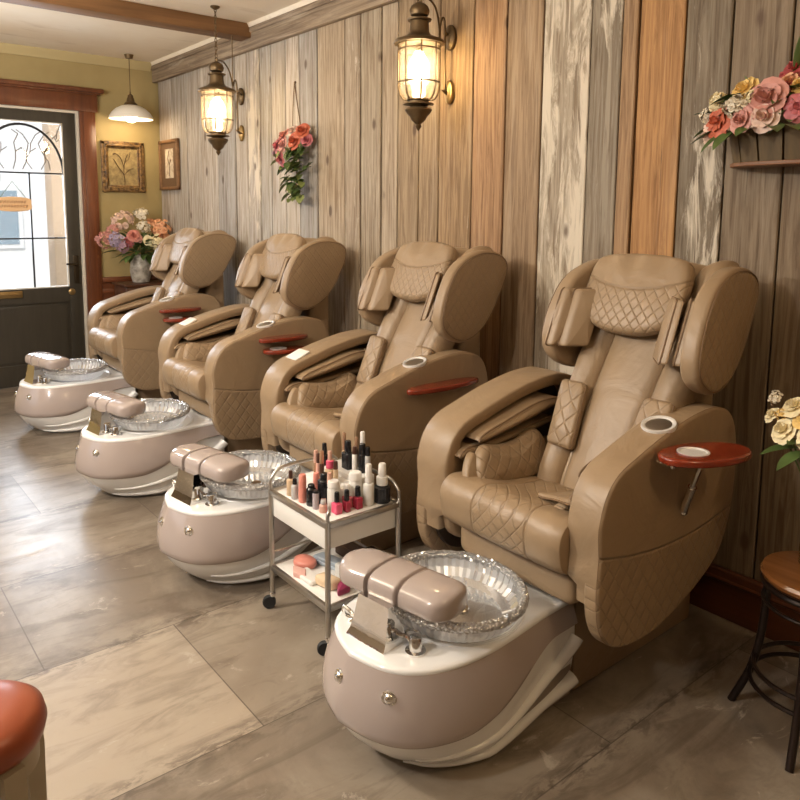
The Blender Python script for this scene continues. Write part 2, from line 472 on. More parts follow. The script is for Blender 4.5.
# front wall with a big shop window, right wall
w = MB(); y0, y1 = YF-.1, YF
w.box((XE, y0, 0), (-6.4, y1, HC)); w.box((-6.4, y0, 0), (-3.6, y1, .5)); w.box((-6.4, y0, 2.55), (-3.6, y1, HC)); w.box((-3.6, y0, 0), (XR, y1, HC))
M['tan_plaster'] = simple('tan_plaster', (.20, .15, .10), .8, var=.1, vscale=3)  # dark tone given to unseen walls to cut bounced light
struct(w.build('wall_front', M['tan_plaster'], smooth=0))
wf = MB()
for a, b in (((-6.4, .5), (-3.6, .56)), ((-6.4, 2.49), (-3.6, 2.55)), ((-6.4, .5), (-6.34, 2.55)), ((-3.66, .5), (-3.6, 2.55)), ((-5.03, .5), (-4.97, 2.55))):
    wf.box((a[0], y0+.02, a[1]), (b[0], y1-.02, b[1]))
wn = struct(wf.build('window_1', M['trimwood'], smooth=0))
MB().box((-6.34, y0+.045, .56), (-3.66, y0+.05, 2.49)).build('window_pane', M['glass'], wn, smooth=0)
struct(MB().box((XR, YF, 0), (XR+.1, .03, HC)).build('wall_right', M['tan_plaster'], smooth=0))
# baseboard on the plank wall, crown board, ceiling cove, beam
bb = MB(); bb.box((XE, -.022, 0), (XR, 0, .155), bev=.003, seg=1)
bb.slab(rrect(-.034, -.0, .150, .205, .012), XE, XR, .002, lambda a, b, w: V((w, a, b)))
bb.tube([(XE, -.03, .165), (XR, -.03, .165)], .009, 8)
struct(bb.build('baseboard_back', M['basewood']))
cb = MB(); cb.box((XE, -.045, 2.785), (XR, -.0, 2.94), bev=.006); cb.box((XE, -.058, 2.90), (XR, -.0, 2.94), bev=.006)
struct(cb.build('trim_1', M['crown'], smooth=30))
cv = MB(); cv.slab([(0, 2.938), (-.062, 2.938), (-.066, 2.948), (-.074, 2.960), (-.075, HC), (0, HC)], XE, XR, .001, lambda a, b, w: V((w, a, b)))
struct(cv.build('trim_2', M['plaster']))
struct(MB().box((-5.30, YF, 2.865), (-5.13, -.0, HC+.01), bev=.008).build('trim_3', M['beam']))
ec = MB(); ec.slab([(XE, HC-.075), (XE+.012, HC-.075), (XE+.02, HC-.05), (XE+.05, HC-.02), (XE+.055, HC), (XE, HC)], YF, -.06, .001, lambda a, b, w: V((a, w, b)))
struct(ec.build('trim_4', simple('cream_olive_cove', (.50, .40, .20), .7)))
# door casing
c = MB()
c.box((XE, DY1, 0), (XE+.035, -.595, 2.47), bev=.005); c.box((XE, DY1+.03, 0), (XE+.042, -.62, 2.47), bev=.004)
c.box((XE, DY0-.14, 0), (XE+.035, DY0, 2.47), bev=.005)
c.box((XE, DY0-.17, 2.46), (XE+.045, -.575, 2.64), bev=.006)
c.box((XE, DY0-.2, 2.625), (XE+.09, -.525, 2.665), bev=.008); c.box((XE, DY0-.19, 2.61), (XE+.065, -.55, 2.64), bev=.006)
struct(c.build('trim_5', M['trimwood']))
struct(MB().box((XE-.15, DY1-.022, 0), (XE+.01, DY1, 2.46), bev=.003).box((XE-.15, DY0, 0), (XE+.01, DY0+.022, 2.46), bev=.003)
       .box((XE-.15, DY0, 2.44), (XE+.005, DY1, 2.46)).build('trim_6', simple('lit_edge_jamb', (.62, .56, .46), .5)))  # light caught on the door edge, put into the pale strip colour
# wainscot right of the door
wb = MB(); wb.box((XE, -.595, 0), (XE+.02, 0, .90)); wb.box((XE, -.595, .90), (XE+.05, 0, .95), bev=.008)
wb.box((XE, -.595, .80), (XE+.03, 0, .84), bev=.004); wb.box((XE, -.595, .0), (XE+.03, 0, .15), bev=.004)
struct(wb.build('trim_7', M['trimwood_h']))

# door leaf
GY0, GY1, GZ0, GZ1 = -1.545, -.868, .873, 2.346
dx0, dx1 = XE-.075, XE-.03
d = MB()
DL, DR = DY0+.022, DY1-.022
d.box((dx0, GY1, .004), (dx1, DR, 2.44), bev=.004); d.box((dx0, DL, .004), (dx1, GY0, 2.44), bev=.004)
d.box((dx0, GY0, GZ1), (dx1, GY1, 2.44)); d.box((dx0, GY0, .74), (dx1, GY1, GZ0)); d.box((dx0, GY0, .004), (dx1, GY1, .19))
d.box((dx0, GY0, .15), (dx1-.018, GY1, .78))
d.slab([(GY0+.02, .21), (GY1-.02, .21), (GY1-.02, .72), (GY0+.02, .72)], dx1-.02, dx1-.008, .006, lambda a, b, w: V((w, a, b)))
door = struct(d.build('door_1', M['door']))
MB().box((dx0+.018, GY0, GZ0), (dx0+.024, GY1, GZ1)).build('glass_pane', M['glass'], door, smooth=0)
ld = MB(); xg = dx0+.03; yc = (GY0+GY1)/2; hw = (GY1-GY0)/2
for z in (1.897, 1.322): ld.box((xg-.006, GY0, z-.007), (xg+.006, GY1, z+.007))
ld.box((xg-.006, yc+.04, GZ0), (xg+.006, yc+.054, 1.9))
ld.tube([(xg, yc+hw*.985*cos(t*pi/24), 1.897+.42*sin(t*pi/24)) for t in range(25)], .011, 6)
ld.build('lead_bars', simple('lead_came', (.03, .03, .032), .4, .5), door)
fr = MB()
for a, b in (((GY0, GZ0), (GY0+.012, GZ1)), ((GY1-.012, GZ0), (GY1, GZ1)), ((GY0, GZ0), (GY1, GZ0+.012)), ((GY0, GZ1-.012), (GY1, GZ1))):
    fr.box((xg-.006, a[0], a[1]), (xg+.02, b[0], b[1]))
fr.build('glazing_bead', simple('pale_bead', (.55, .52, .46), .4), door, smooth=0)
tr = MB(); rnd = random.Random(3)
for k in range(9):
    y = yc + (k-4)*.075; z = 1.93; p = [(xg, y, z)]
    for q in range(5):
        y += rnd.uniform(-.05, .05); z += .075
        if ((y-yc)/hw)**2 + ((z-1.897)/.40)**2 > 1: break
        p.append((xg, y, z))
        if q % 2: tr.tube([(xg, y, z), (xg, y+rnd.choice((-1, 1))*.05, z+.035)], .004, 5)
    if len(p) > 1: tr.tube(p, .0045, 5)
for sy in (-1, 1):
    for k in range(3):
        tr.tube([(xg, yc+sy*(hw-.01-.03*k), 2.34-.06*k), (xg, yc+sy*(hw-.05), 2.24-.03*k), (xg, yc+sy*(hw-.09+.03*k), 2.2)], .005, 5)
tr.build('branch_tracery', simple('tracery_bronze', (.16, .12, .085), .5, .3), door)
h = MB(); h.box((dx1, -1.60, .80), (dx1+.02, -1.27, .86), bev=.004); h.box((dx1+.02, -1.57, .822), (dx1+.028, -1.30, .842), bev=.003)
h.build('letter_slot', M['brass'], door)
h = MB(); h.box((dx1, -.83, .90), (dx1+.012, -.78, 1.16), bev=.005); h.tube([(dx1, -.805, 1.08), (dx1+.05, -.805, 1.08), (dx1+.05, -.90, 1.085)], .009, 8)
h.build('lock_plate', simple('dark_lock', (.05, .035, .02), .4, .7), door)
h = MB(); h.lathe([(.028, 0), (.030, .006), (.018, .012), (.014, .02), (.012, .022)], n=16)
h.v = [(dx1 + z, -.852+x, .826+y) for x, y, z in h.v]; h.build('lock_cylinder', M['brass'], door)
# hanging sign behind the glass
sg = MB(); pts = [(-1.425+.155*cos(t), 1.60+.075*sin(t)) for t in []]
prof = catmull([(-1.44, 1.63), (-1.43, 1.672), (-1.30, 1.688), (-1.17, 1.672), (-1.155, 1.63), (-1.165, 1.575), (-1.30, 1.558), (-1.43, 1.575)], 4)
sg.slab(prof, xg+.012, xg+.024, .004, lambda a, b, w: V((w, a, b)))
sgn = sg.build('door_sign', wood('pale_orange_sign_wood', (.78, .48, .24), (.85, .58, .33), 1, .6, 30))
tag(sgn, 'small orange wooden sign hanging on the glass of the front door', 'sign')
wr = MB(); rnd = random.Random(5)
for row, zz in ((0, 1.642), (1, 1.605)):
    y = -1.405
    while y < -1.20:
        L = rnd.uniform(.012, .022)
        wr.tube([(xg+.0245, y, zz-.012), (xg+.0245, y+L*.3, zz+.012), (xg+.0245, y+L*.65, zz-.010), (xg+.0245, y+L, zz+.012)], .0032, 4); y += L+.008
wr.build('lettering', simple('sign_writing_brown', (.30, .13, .04), .6), sgn)
sc = MB()
sc.tube([(xg+.018, -1.40, 1.68), (xg+.014, -1.30, 1.82), (xg+.018, -1.20, 1.68)], .003, 5); sc.build('cord', M['stem'], sgn)

# ------------------------------------------------------------------ outside the door
pav = simple('pale_pavement', (.62, .60, .57), .8, var=.1, vscale=2)
o = MB().box((-30, -18, -.12), (XE-.3, 14, -.02)).build('street_ground', pav, smooth=0); struct(o)
hse = empty('street_house', (-15.5, -2.5, -.02), 'white house across the street seen through the door glass', 'house')
offh = (-15.5, -2.5, -.02)
hw_ = simple('white_siding', (.82, .82, .80), .8)
MB().box((-17.5, -11, -.02), (-15.5, 8, 7.0)).build('wall', hw_, hse, smooth=0, off=offh)
wg = simple('blue_grey_window_glass', (.30, .38, .43), .15)
for (a, b, z0, z1) in ((-2.6, -1.3, 1.9, 3.0), (-.75, .1, 2.2, 3.05), (-2.6, -1.2, .5, 1.5), (-.6, .45, .9, 1.9), (-4.9, -3.6, 1.9, 3.0), (1.6, 2.8, 1.9, 3.0)):
    f = MB(); f.box((-15.5, a-.08, z0-.08), (-15.44, b+.08, z1+.08)); wn = f.build('window', hw_, hse, smooth=0, off=offh)
    MB().box((-15.44, a, z0), (-15.42, b, z1)).build('pane', wg, wn, smooth=0, off=offh)
MB().box((-15.5, -11, 3.35), (-15.3, 8, 3.62)).build('eave', simple('cream_fascia', (.72, .62, .50), .7), hse, smooth=0, off=offh)
pc = MB(); pc.box((-9.9, -.38, -.02), (-9.6, -.12, 3.4), bev=.02); pc.box((-9.95, -.42, -.02), (-9.55, -.08, .35), bev=.02); pc.box((-9.95, -.42, 3.2), (-9.55, -.08, 3.4), bev=.02)
tag(pc.build('porch_column', simple('peach_stone', (.66, .50, .36), .8, var=.1)), 'peach stone porch column outside the door, right of the street window', 'column')
tag(MB().box((-9.95, -6, 3.4), (-9.5, 3.5, 3.85), bev=.02).build('porch_beam', simple('peach_beam', (.66, .52, .40), .8)), 'peach horizontal porch beam outside above the door mullions', 'beam')
rl = empty('street_bench', (-11.5, -1.6, -.02), 'white slatted bench standing outside beyond the door glass', 'bench')
ob = (-11.5, -1.6, -.02); wp = simple('white_paint', (.8, .8, .79), .6)
for z in (.55, .68, .81): MB().box((-11.3, -2.6, z), (-11.26, -.7, z+.08)).build('slat', wp, rl, smooth=0, off=ob)
MB().box((-11.7, -2.6, .42), (-11.28, -.7, .46)).build('seat', wp, rl, smooth=0, off=ob)
for y in (-2.55, -.8):
    MB().box((-11.7, y, -.02), (-11.62, y+.07, .42)).build('leg', wp, rl, smooth=0, off=ob)
    MB().box((-11.34, y, -.02), (-11.26, y+.07, .9)).build('leg', wp, rl, smooth=0, off=ob)

# ------------------------------------------------------------------ massage chairs
CX, CY = -1.55, -.6
def chair_off(x, y, z): return V((x, y - CY, z))          # modelled about x=0, y in room units
ARM = catmull([(-1.03, .60), (-1.035, .69), (-1.005, .78), (-.945, .838), (-.85, .872), (-.73, .908), (-.6, .938), (-.49, .952), (-.40, .950), (-.31, .918),
               (-.262, .84), (-.245, .70), (-.265, .55), (-.33, .42), (-.45, .345), (-.58, .297), (-.72, .264), (-.88, .272), (-.975, .315), (-1.022, .39), (-1.035, .49)], 4)
def Y(y): return y - CY
# side panel: smooth above a curved stitched seam, quilted below it
def panel_line(c): return c[2] - (.545 + (c[1]) * (c[1]) * .30)
M['panel'] = leather('leather_side_panel', quilt=(1, 2), pitch=.060, asp=.8, mask=lambda c: panel_line(c).lt(0.0), seams=lambda c: [panel_line(c)])
M['wing'] = leather('leather_wing_quilt', quilt=(1, 2), pitch=.050)
M['seatq'] = leather('leather_seat_quilt', quilt=(0, (1, 2)), pitch=.050, mask=lambda c: (c[0]+.01).abs().lt(.115), seams=lambda c: [(c[0]+.01).abs() - .117])
M['seatf'] = M['seatq']
def pill_line(c): return c[2] - (1.325 + (c[0]-.012)*(c[0]-.012)*.9)
M['pillow'] = leather('leather_pillow_quilt', quilt=(0, 2), pitch=.041, mask=lambda c: pill_line(c).lt(0.0), seams=lambda c: [pill_line(c)], center=(.055, 0))
M['lumbar'] = leather('leather_lumbar_quilt', quilt=(0, 2), pitch=.062, center=(.06, 0))
M['bolster'] = leather('leather_bolster_quilt', quilt=(1, 2), pitch=.055)
M['backl'] = leather('leather_back', seams=lambda c: [(c[0]-.06).abs() - .118])

def make_chair():
    root = empty('massage_chair', (CX, CY, 0), 'x', 'chair', 'massage chairs along the plank wall')
    L = lambda a, b, w: V((w, Y(a), b))           # outline in (y,z), thickness along x
    # pedestal and lower front
    b = MB(); b.box((-.17, Y(-.86), 0), (.15, Y(-.12), .40), bev=.012); b.box((-.20, Y(-.96), .365), (.175, Y(-.12), .50), bev=.02)
    b.build('base', M['lea'], root)
    s = MB(); s.slab(rrect(-.285, .228, .375, .485, .03), Y(-.985), Y(-.86), .025, lambda a, b_, w: V((a, w, b_)), .006)
    s.build('front_skirt', M['lea'], root)
    # seat cushion: rounded front, slight dip to the back
    st = MB(); rings = []
    prof = catmull([(-.62, .50), (-.62, .585), (-.70, .622), (-.85, .642), (-.98, .674), (-1.045, .670), (-1.080, .63), (-1.080, .57), (-1.06, .52), (-1.0, .497), (-.8, .49)], 5)
    cpy = sum(p[0] for p in prof)/len(prof); cpz = sum(p[1] for p in prof)/len(prof)
    xs = [(-.298, .86), (-.294, .93), (-.284, .97), (-.25, .995), (-.142, 1.0), (-.127, .985), (-.112, 1.0), (-.01, 1.012), (.09, 1.0), (.107, .985), (.122, 1.0), (.19, .995), (.225, .98), (.238, .94), (.242, .86)]
    for x, k in xs: rings.append([V((x, Y(cpy+(p[0]-cpy)*k), cpz+(p[1]-cpz)*k)) for p in prof])
    st.rings(rings).build('seat', M['seatq'], root)
    # arms
    for sd in (-1, 1):
        if sd > 0: xo, xi = .35, .232
        else: xo, xi = -.465, -.305
        # arched band: outer outline from the front foot over the top to the back
        N = len(ARM); top = []
        for k in range(N):
            y, z = ARM[k]
            top.append((y, z))
        # start index: lowest front point (-1.033,.478) -> index 19*4; go forward to (-.265,.55) index 12*4
        seq = [ARM[(78 + k) % N] for k in range(0, 56)]
        inner = []
        for k, (y, z) in enumerate(seq):
            a, b_ = seq[max(0, k-1)], seq[min(len(seq)-1, k+1)]
            t = V((b_[0]-a[0], b_[1]-a[1])).normalized(); nrm = V((t.y, -t.x))
            wd = .11 if k < 9 else max(.052, .11 - (k-9)*.010)
            inner.append((y + nrm.x*wd, z + nrm.y*wd))
        rg = []
        cs = [(-1, .25), (-.985, .10), (-.93, .0), (.0, -.015), (.90, .0), (.97, .05), (1, .14)]   # across x (outer..inner)
        band = MB(); rings = []; foot = next(k for k, p in enumerate(seq) if p[1] > .475 and k > 2)
        for k in range(len(seq)):
            P, Q = V(seq[k]), V(inner[k]); ring = []
            xm, hw_x = (xo+xi)/2, (xo-xi)/2
            if k < foot: xm, hw_x = xo - (xo-xi)*.36, (xo-xi)*.36; P = P + (Q-P)*.10
            for cc, dep in cs:
                p = P + (Q-P)*dep; ring.append(V((xm - hw_x*cc, Y(p.x), p.y)))
            for cc, dep in ((1, .75), (.9, .95), (-.9, 1.0), (-1, .9)):
                p = P + (Q-P)*dep; ring.append(V((xm - hw_x*cc, Y(p.x), p.y)))
            rings.append(ring)
        band.rings(rings)
        arm = band.build('armrest', M['lea'], root, smooth=50)
        # outer side panel
        pn = MB(); pn.slab(ARM, xo + sd*.004, xo - sd*.05, .012, L, .005, 0)
        pn.build('side_panel', M['panel'], arm)
        pp = MB(); pp.tube([(xo - sd*.004, Y(y), z) for y, z in [((p[0]+.64)*.996-.64, (p[1]-.6)*.994+.6) for p in ARM]], .0018, 6, closed=True)
        pp.build('piping', M['piping'], arm)
        # dark liner inside the arch and lower inner panel
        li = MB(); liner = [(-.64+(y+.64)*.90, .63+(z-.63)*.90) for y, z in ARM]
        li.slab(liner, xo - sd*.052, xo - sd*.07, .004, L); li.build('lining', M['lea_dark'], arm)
        lp = MB(); low = catmull([(-1.005, .50), (-1.0, .72), (-.95, .75), (-.85, .70), (-.6, .68), (-.4, .68), (-.33, .6), (-.36, .47), (-.5, .38), (-.75, .35), (-.95, .40)], 4)
        lp.slab(low, xi + sd*.012, xi + sd*.06, .02, L, .004); lp.build('inner_panel', M['lea'], arm)
        # massage cuffs inside the arm
        for (pts, zoff, th, xa, xb) in (
            ([(-.91, .775), (-.78, .795), (-.62, .825), (-.50, .85), (-.47, .87), (-.60, .872), (-.76, .835), (-.89, .80)], 0, .05, xi - sd*.055, xi + sd*.09),
            ([(-.985, .722), (-.86, .728), (-.68, .745), (-.50, .775), (-.49, .79), (-.66, .772), (-.82, .755), (-.95, .752)], 0, .05, xi - sd*.03, xi + sd*.10)):
            cu = MB(); cp = catmull(pts, 4); cu.slab(cp, xa, xb, .009, L, .012); cu.build('arm_cuff', M['lea'], arm)
            ce = MB(); ce.tube([(xa + sd*.006, Y(y), z) for y, z in cp], .004, 6, closed=True); ce.build('piping', M['piping'], arm)
        if sd > 0:
            c = MB(); cx, cy_, cz = .330, Y(-.672), .926
            tl = radians(15)
            for (r, dz_) in ():
                pass
            c.lathe([(.052, -.012), (.056, 0), (.054, .006), (.046, .006), (.042, .003), (.041, .002)], n=28, cap=False)
            Rm = Matrix.Rotation(tl, 3, 'X')
            c.v = [tuple(Rm @ V(v) + V((cx-.03, cy_, cz+.0))) for v in c.v]
            ch_ = c.build('cup_holder', [M['silver']], arm)
            c = MB(); c.lathe([(.042, .0022), (.030, .0030), (.0005, .0032)], n=28, cap=False)
            c.v = [tuple(Rm @ V(v) + V((cx-.03, cy_, cz+.0))) for v in c.v]; c.build('cup_liner', M['steel'], ch_)
        else:
            cpn = MB(); cpn.box((-.05, -.045, -.006), (.05, .045, .004), bev=.003)
            Rm = Matrix.Rotation(radians(23), 3, 'X')
            cpn.v = [tuple(Rm @ V(v) + V((xo+.075, Y(-.86), .874))) for v in cpn.v]
            root['_ctrl'] = 1
            cpn.build('control_pad', M['white'], arm)
        # thigh bolster lying on the seat
        bo = MB(); xb = xi - sd*.012
        ol = catmull([(-.985, .655), (-.975, .735), (-.93, .775), (-.86, .765), (-.76, .765), (-.66, .79), (-.62, .75), (-.62, .66), (-.70, .635), (-.85, .64)], 4)
        def Lt(a, b_, w, sd=sd): return V((w - sd*(.77-b_)*.38 - sd*.02, Y(a+.02), b_-.012))
        if sd < 0: bo.slab(ol, xb, xb + .055, .024, Lt, .012); bo.build('thigh_bolster', M['bolster'], root)
        else:
            ol2 = catmull([(-1.0, .66), (-.97, .69), (-.86, .715), (-.74, .73), (-.70, .70), (-.74, .66), (-.86, .65)], 4)
            bo.slab(ol2, xb, xb - .05, .016, Lt, .006); bo.build('thigh_bolster', M['bolster'], root)
        if sd > 0:
            tf = MB(); tp = catmull([(.03, -.925), (.10, -.935), (.20, -.985), (.235, -.97), (.235, -.80), (.20, -.77), (.10, -.85)], 4)
            tf.slab(tp, 0, .016, .007, lambda a, b_, w: V((a, Y(b_), .664 + (b_+.92)*-.05 + max(0, a-.06)*.26 + w)), 0, .004); tf_ = tf.build('bolster_flap', M['bolster'], root)
            tq = MB(); tq.tube([V((a, Y(b_), .668 + (b_+.92)*-.05 + max(0, a-.06)*.26)) for a, b_ in tp], .0035, 6, closed=True); tq.build('piping', M['piping'], tf_)
        fl = MB(); fo = catmull([(-1.03, .66), (-1.015, .72), (-.97, .755), (-.93, .70), (-.93, .655)], 4)
        if sd < 0: fl.slab(fo, xb - .01, xb + .025, .01, Lt, .006); fl.build('bolster_flap', M['lea'], root)
    # backrest along a reclined path
    path = [(-.70, .56), (-.675, .65), (-.648, .705), (-.596, .81), (-.544, .912), (-.49, 1.01), (-.435, 1.106), (-.38, 1.21), (-.33, 1.31), (-.295, 1.37), (-.25, 1.40), (-.20, 1.40), (-.17, 1.36)]
    path = catmull(path, 3, closed=False)
    br = MB(); rings = []
    xsn = [-1, -.96, -.88, -.75, -.62, -.54, -.50, -.46, -.3, 0, .3, .46, .50, .54, .62, .75, .88, .96, 1]
    for i, (y, z) in enumerate(path):
        a, b_ = path[max(0, i-1)], path[min(len(path)-1, i+1)]
        t = V((b_[0]-a[0], b_[1]-a[1])).normalized(); nf = V((-t.y, t.x))      # front normal
        s_ = i/(len(path)-1); hw2 = .205 + .045*min(1, s_*1.6); ring = []
        fold = .006*sin(z*38) * (.3 + max(0, s_-.5)*2)
        for x in xsn:
            ax = abs(x); px = .06*min(1, .35+s_*1.2) + x*hw2
            d_ = .012*(1-(ax/.5)**2) if ax < .5 else (.030*sin((ax-.5)/.5*pi*.85))
            if .47 < ax < .53: d_ = -.013
            if ax > .9: d_ -= (ax-.9)*.35
            d_ += fold*(1 if ax > .5 else .25)
            ring.append(V((px, Y(y + nf.x*d_), z + nf.y*d_)))
        for x in (1, .8, 0, -.8, -1):
            px = .06*min(1, .35+s_*1.2) + x*hw2*.97
            ring.append(V((px, Y(y - nf.x*.085), z - nf.y*.085)))
        rings.append(ring)
    br.rings(rings).build('backrest', M['backl'], root, smooth=55)
    def on_back(z):
        for k in range(len(path)-1):
            if path[k][1] <= z <= path[k+1][1]:
                f = (z-path[k][1])/(path[k+1][1]-path[k][1]); return path[k][0] + (path[k+1][0]-path[k][0])*f
        return path[-1][0]
    nb = V((-.88, .47))
    # hood draped over the top of the back
    hd = MB(); hp = [(-.375, 1.22), (-.335, 1.30), (-.295, 1.38), (-.255, 1.415), (-.205, 1.412), (-.18, 1.375), (-.19, 1.34)]
    hp = catmull(hp, 4, closed=False); rings = []
    for i, (y, z) in enumerate(hp):
        ring = []
        for k in range(25):
            u = k/24; x = .035 + (-.20 + .42*u)
            e = .016*sin(u*31 + i*.35)*max(0, u-.55) + .010*sin(u*19 - i*.3)*(1 if u < .2 else .3)
            drop = .02*(abs(u-.5)*2)**4
            ring.append(V((x, Y(y - e*.8), z + e*.6 - drop)))
        for k in range(24, -1, -1):
            u = k/24; x = .035 + (-.195 + .41*u); ring.append(V((x, Y(y + .03), z - .03)))
        rings.append(ring)
    hd.rings(rings).build('head_cover', M['lea'], root, smooth=60)
    # head pillow
    pl = MB(); ol = catmull([(-.195, 1.40), (-.205, 1.33), (-.200, 1.25), (-.165, 1.19), (-.09, 1.158), (0, 1.150), (.09, 1.158), (.165, 1.19), (.200, 1.25), (.205, 1.33), (.195, 1.40), (.165, 1.435), (.08, 1.447), (0, 1.45), (-.08, 1.447), (-.165, 1.435)], 4)
    def Lp(a, b_, w):
        y = -.44 + (b_-1.15)*.50; b_ = 1.142 + (b_-1.15)*.93
        wob = .004*sin(a*55 + b_*9)*max(0, (b_-1.31)*9)
        return V((a+.012, Y(y - w*.88 - wob*2.6), b_ + w*.47))
    pl.slab(ol, .075, .01, .026, Lp, .016, .0, n=5)
    pil = pl.build('head_pillow', M['pillow'], root)
    pp = MB(); pp.tube([Lp(a*.985, 1.3+(b_-1.3)*.985, 0.053) for a, b_ in ol], .0030, 6, closed=True); pp.build('piping', M['piping'], pil)
    # lumbar pads each side of the middle panel
    for sd in (-1, 1):
        lu = MB(); ol = rrect(-.055, .055, -.125, .125, .018)
        def Ll(a, b_, w, sd=sd):
            z = .845 + b_*.88; y = on_back(max(.57, min(1.35, z)))
            return V((.05 + sd*(.165 + b_*.10*1) + a, Y(y - (w+.012)*.88), z + (w+.012)*.47))
        lu.slab(ol, .035, -.01, .014, Ll, .010, 0); l = lu.build('lumbar_pad', M['lumbar'], root)
        pp = MB(); pp.tube([Ll(a, b_, .022) for a, b_ in ol], .0025, 6, closed=True); pp.build('piping', M['piping'], l)
    # side wings
    W = catmull([(-.17, 1.33), (-.205, 1.39), (-.30, 1.415), (-.40, 1.40), (-.49, 1.345), (-.548, 1.25), (-.576, 1.16), (-.576, 1.085), (-.535, 1.03), (-.455, .995), (-.37, 1.018), (-.29, 1.085), (-.215, 1.21)], 4)
    W = [(-.576 + (y+.576)*1.17, z) for y, z in W]
    for sd in (-1, 1):
        xo, xi = (.368, .302) if sd > 0 else (-.275, -.210)
        def L(a, b, w, sd=sd): return V((w - sd*.045*(a+.58)/.48, Y(a), b))
        wg_ = MB(); wg_.slab(W, xo, xi, .018, L, .004, .004)
        wo = wg_.build('side_wing', M['lea'], root)
        q = MB(); qp = [(-.345+(y+.345)*.93, 1.205+(z-1.205)*.93) for y, z in W]
        q.slab(qp, xo + sd*.004, xo - sd*.012, .006, L, .010); q.build('quilted_inset', M['wing'], wo)
        pp = MB(); pp.tube([L(-.345+(y+.345)*.945, 1.205+(z-1.205)*.945, xo + sd*.002) for y, z in W], .0022, 6, closed=True); pp.build('piping', M['piping'], wo)
        # ear cushions
        for (xa, dy, tilt) in (((.212, -.015, -.70), (.268, .0, -.45)) if sd > 0 else ((-.150, -.01, .55), (-.205, -.035, .25))):
            ec_ = MB(); ol = rrect(-.05, .05, -.105, .105, .012)
            def Le(a, b_, w, xa=xa, dy=dy, tilt=tilt):
                return V((xa + w + a*tilt, Y(-.485 + dy + a*.8 + b_*.42), 1.205 + b_))
            ec_.slab(ol, -.02, .02, .014, Le, .006); e_ = ec_.build('ear_cushion', M['lea'], root)
            pp = MB(); pp.tube([Le(a*1.02, b_*1.01, -.012) for a, b_ in ol], .003, 6, closed=True); pp.build('piping', M['piping'], e_)
    L = lambda a, b, w: V((w, Y(a), b))
    # rear shell
    rs = MB(); rp = catmull([(-.55, .35), (-.42, .62), (-.34, .90), (-.27, 1.15), (-.21, 1.30), (-.17, 1.24), (-.165, 1.0), (-.16, .7), (-.16, .40), (-.3, .33)], 4)
    rs.slab(rp, -.15, .22, .03, L); rs.build('rear_shell', M['lea'], root)
    return root
M['silver'] = simple('brushed_silver_ring', (.80, .79, .77), .3, .35)

def tray_part(chair, cx, cy, z, la, lb, ang, ring=True, strut=False, name='tray'):
    t = MB(); n = 44
    prof = [(la*cos(2*pi*k/n), lb*(abs(sin(2*pi*k/n))**.9)*(1 if sin(2*pi*k/n) > 0 else -1)) for k in range(n)]
    ca, sa = cos(ang), sin(ang)
    def F(a, b, w): return V((cx + a*ca - b*sa, Y(cy) + a*sa + b*ca, z + w))
    t.slab(prof, .012, -.012, .008, F); o = t.build(name, M['redwood'], chair)
    if ring:
        r = MB(); r.lathe([(.048, .0115), (.050, .015), (.042, .016), (.039, .0125), (.0005, .0125)], n=28, cap=False)
        r.v = [tuple(F(v[0]-la*.28, v[1]*.9, v[2])) for v in r.v]; r.build('cup_ring', M['silver'], o)
    if strut:
        s = MB(); a = F(-la*.15, -lb*.2, -.012); b = V((.36, Y(-.60), .64))
        m_ = a.lerp(b, .5)
        s.tube([a, m_], .009, 8); s.tube([m_, b], .014, 10); s.ball(b, .016, 10); s.ball(m_, .0115, 8); s.tube([b, b - V((.03, 0, 0))], .01, 8)
        s.build('gas_strut', M['chrome'], o)
        p = F(-la*.75, 0, -.02); s = MB(); s.tube([p, p-V((.05, 0, .0))], .009, 8); s.ball(p, .012, 8); s.build('hinge', M['chrome'], o)
    return o

chair = make_chair()
if '_ctrl' in chair: del chair['_ctrl']
places = [(CX, 0), (-2.76, 0), (-4.12, 0), (-5.63, 0)]
labels = ['nearest tan massage chair, oval red tray swung out beside its arm',
          'tan massage chair right behind the nail polish cart, second from the camera',
          'tan massage chair third from the camera, below the hanging wall flowers',
          'farthest tan massage chair, beside the flower vase and door']
chairs = [chair]
for k in (1, 2, 3):
    c = copy_tree(chair); c.location = (places[k][0], CY, 0); chairs.append(c)
for k, c in enumerate(chairs):
    c['label'] = labels[k]
for a in chair.children:
    if a.name.startswith('armrest'):
        for q in list(a.children):
            if q.name.startswith('control_pad'): bpy.data.objects.remove(q)
for a in chairs[3].children:
    for q in list(a.children):
        if q.name.startswith('control_pad'): bpy.data.objects.remove(q)
tray_part(chairs[0], .455, -.665, .868, .158, .085, radians(70), True, True)
tray_part(chairs[1], .395, -.58, .825, .21, .05, radians(90), False)
for k in (2, 3):
    tray_part(chairs[k], .40, -.61, .85, .16, .055, radians(90), False)
    tray_part(chairs[k], .42, -.62, .785, .13, .075, radians(84), True)

